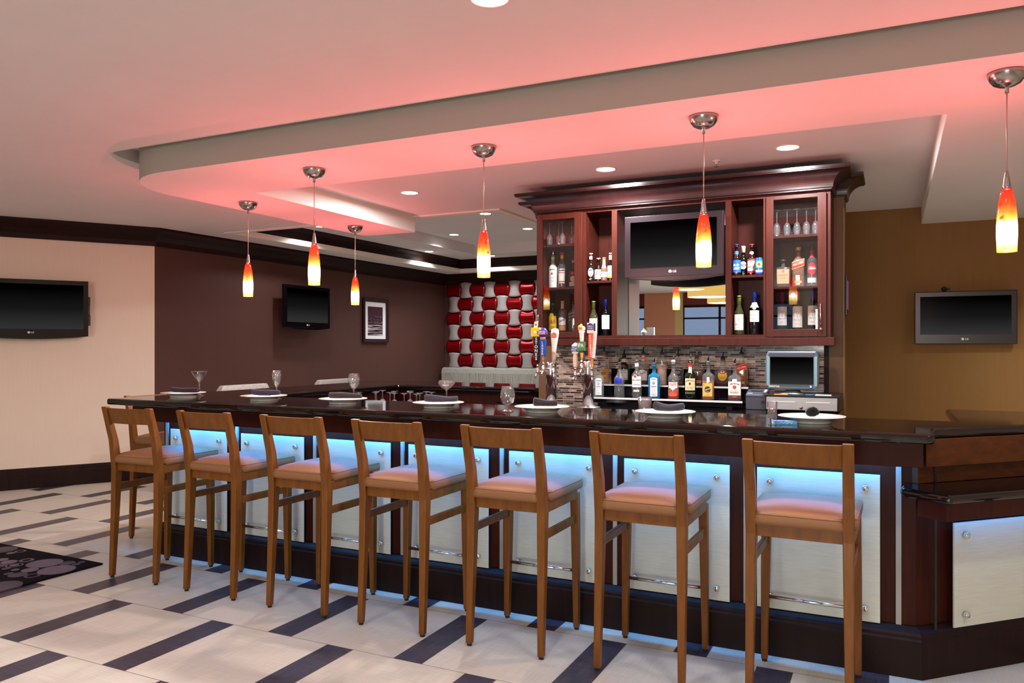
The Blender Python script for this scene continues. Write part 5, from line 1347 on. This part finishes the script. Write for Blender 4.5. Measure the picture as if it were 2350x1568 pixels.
tag(MB().box(-.045, .045, -.02, .02, 0, .004).build('orange_card', C(226,150,60), None, (-.69, Yr-.095, 1.1182), (0, 0, .05)), 'orange card lying on the cash drawer left of the screen foot', 'card')
tag(MB().box(-.05, .05, -.022, .022, 0, .006).build('white_card', C(220,226,232), None, (-.42, Yr-.09, 1.1182), (0, 0, -.03)), 'white card lying on the right end of the cash drawer', 'card')
pm = thing('till_screen', 'blue grey touch screen till on the cash drawer', 'till', (-.622, Yr-.005, 1.1182), radians(-3))
g = MB()
wd, hh = .172, .272
def rr(w, z0, z1, b, y):  # barrel-sided front outline
    pts = []
    n = 8
    for i in range(n+1):
        s = -1 + 2*i/n; pts.append((w + b*(1-s*s) - .01*max(0, abs(s)-.8)*5, y, z0 + (z1-z0)*i/n))
    for i in range(n, -1, -1):
        s = -1 + 2*i/n; pts.append((-(w + b*(1-s*s) - .01*max(0, abs(s)-.8)*5), y, z0 + (z1-z0)*i/n))
    return pts
g.loft([rr(wd-.012, .040, .290, .006, -.062), rr(wd-.004, .032, .298, .008, -.055), rr(wd-.006, .034, .296, .008, -.02), rr(wd-.05, .07, .27, .0, .05)], 0, False)
g.build('housing', M['pos'], pm, bevel=.003)
for s in (-1, 1):
    MB().box(s*.155-.010, s*.155+.010, -.0635, -.060, .06, .262).build('side_trim', M['pos_light'], pm, bevel=.001)
MB().box(-.150, .150, -.0645, -.061, .262, .286).build('top_band', M['dgrey'], pm, bevel=.001)
MB().box(-.141, .141, -.0655, -.062, .072, .258).build('screen', M['screen'], pm)
MB().text('micros', .026, FRONT(-.115, -.0640, .057), 0, .01).build('logo', M['white'], pm)
MB().lathe([(.0, -.0035), (.011, -.003), (.011, .001)], 0, 18, (.125, -.062, .056), axis='y').lathe([(.0, -.0042), (.006, -.004), (.006, -.003)], 1, 14, (.125, -.062, .056), axis='y').build('power_button', [C(20,70,200), emit('white_led', (.8,.9,1,1), 1.2)], pm)
MB().loft([sring(.0, .10, .075, 2.6), sring(.006, .10, .075, 2.6), sring(.016, .05, .04, 2.4), sring(.06, .04, .03, 2.2)], 0, True).build('foot', M['pos'], pm)
tag(MB().tube([(.0, 0, 0), (.03, -.02, 0), (.06, 0, .002), (.075, .03, .006), (.085, .06, .004)], .0025, 0, 8).build('blue_cable', C(60,140,190), None, (-.535, 5.655, 1.1210)), 'thin blue cable by the foot of the till screen', 'cable')
pr_ = thing('receipt_printer', 'dark grey receipt printer left of the cash drawer', 'printer', (-.872, 5.735, 1.0), 0)
def pslice(x): return [(x, 0, 0), (x, .150, 0), (x, .150, .138), (x, .115, .141), (x, .012, .112), (x, 0, .104)]
MB().loft([pslice(-.072), pslice(.072)], 0, False).build('printer_body', M['dgrey'], pr_, bevel=.004)
def ptop(x0, x1, y0, y1, h):
    f = lambda y: .112 + (y-.012)*.029/.103
    return MB().loft([[(x0, y0, f(y0)-.002), (x1, y0, f(y0)-.002), (x1, y0, f(y0)+h), (x0, y0, f(y0)+h)], [(x0, y1, f(y1)-.002), (x1, y1, f(y1)-.002), (x1, y1, f(y1)+h), (x0, y1, f(y1)+h)]], 0, False)
ptop(-.045, .035, .060, .078, .0012).build('paper_slot', M['black'], pr_)
ptop(.046, .064, .045, .100, .003).build('button_panel', C(170,172,180), pr_)
ptop(-.062, -.028, .018, .026, .0012).build('maker_plate', C(170,172,180), pr_)
MB().box(.035, .058, -.0017, .0012, .048, .064).build('front_socket', M['black'], pr_)
MB().box(-.072, .072, -.0012, .001, .092, .094).build('seam', M['black'], pr_)

# ------------------------------------------------------------------ lights (the room's lamps and added fill)
def area(name, loc, size, power, col=(1,1,1), rot=(0,0,0), sy=None, shape='DISK', spread=pi):
    l = bpy.data.lights.new(name, 'AREA'); l.energy = power; l.color = col; l.shape = shape if sy is None else 'RECTANGLE'
    l.size = size
    if sy: l.size_y = sy
    l.spread = spread
    o = bpy.data.objects.new(name, l); COL.objects.link(o); o.location = loc; o.rotation_euler = rot
    return o
def point(name, loc, power, col, r):
    l = bpy.data.lights.new(name, 'POINT'); l.energy = power; l.color = col; l.shadow_soft_size = r
    o = bpy.data.objects.new(name, l); COL.objects.link(o); o.location = loc
    return o
WARM = (.94, .96, 1.04); NEU = (.96, .97, 1.0)
E_DOWN, E_TRAY, E_ROOM, E_PEN, E_LED, E_ROW = 58, 16, 4, 33, 31, 8.2
for i, (x, y, z, w) in enumerate(DOWN):
    area('downlight_glow', (x, y, z-.02), .13, E_DOWN if i < 3 else (E_ROW if i == 3 else E_TRAY), NEU, spread=radians(178 if i < 3 else 140))
for k, (x, y) in enumerate(OFFCAM):
    area('downlight_glow', (x, y, (ZS if k == 10 else ZC)-.012), .16, (E_ROW*(1.3 if x > 1 else 1) if k in (0, 1, 3, 4, 5, 11) else E_ROOM*(2.6 if x < -6 else 7 if k == 10 else 1)), (1.0, 1.0, .90) if x > 0 else WARM, spread=radians(130))  # fill from the added downlights
for x, y, w in PEN:
    point('pendant_glow', (x, y, ZS-.652), E_PEN, (1.0, .90, .84), .016)
area('bar_led_glow', (-2.25, 3.815, .977), 4.5, E_LED, (.05, .37, 1.0), sy=.02)
q = along((.15, 3.82), .55, 0)
area('ledge_led_glow', (q[0], q[1], .724), 1.0, 1.2, (.03, .32, 1.0), (0, 0, radians(45)), sy=.012)
area('window_light', (-.55, Y0+.08, 1.40), 1.9, 185, (.96, 1.0, .90), (pi/2, 0, 0), sy=1.7)  # added fill lamp behind the camera, brightens the bar front
wd_ = bpy.data.worlds.new('world'); SC.world = wd_; wd_.use_nodes = True
wd_.node_tree.nodes['Background'].inputs[0].default_value = (.5, .55, .7, 1); wd_.node_tree.nodes['Background'].inputs[1].default_value = .05

# ------------------------------------------------------------------ picture settings
vs_ = SC.view_settings
vs_.view_transform = 'Standard'; vs_.look = 'None'; vs_.exposure = 0.0; vs_.gamma = 1.0
vs_.use_curve_mapping = False
cy = SC.cycles
cy.use_denoising = True
cy.max_bounces = 10; cy.diffuse_bounces = 5; cy.glossy_bounces = 5; cy.transparent_max_bounces = 24; cy.transmission_bounces = 4
cy.sample_clamp_indirect = 4.0; cy.caustics_reflective = False; cy.caustics_refractive = False
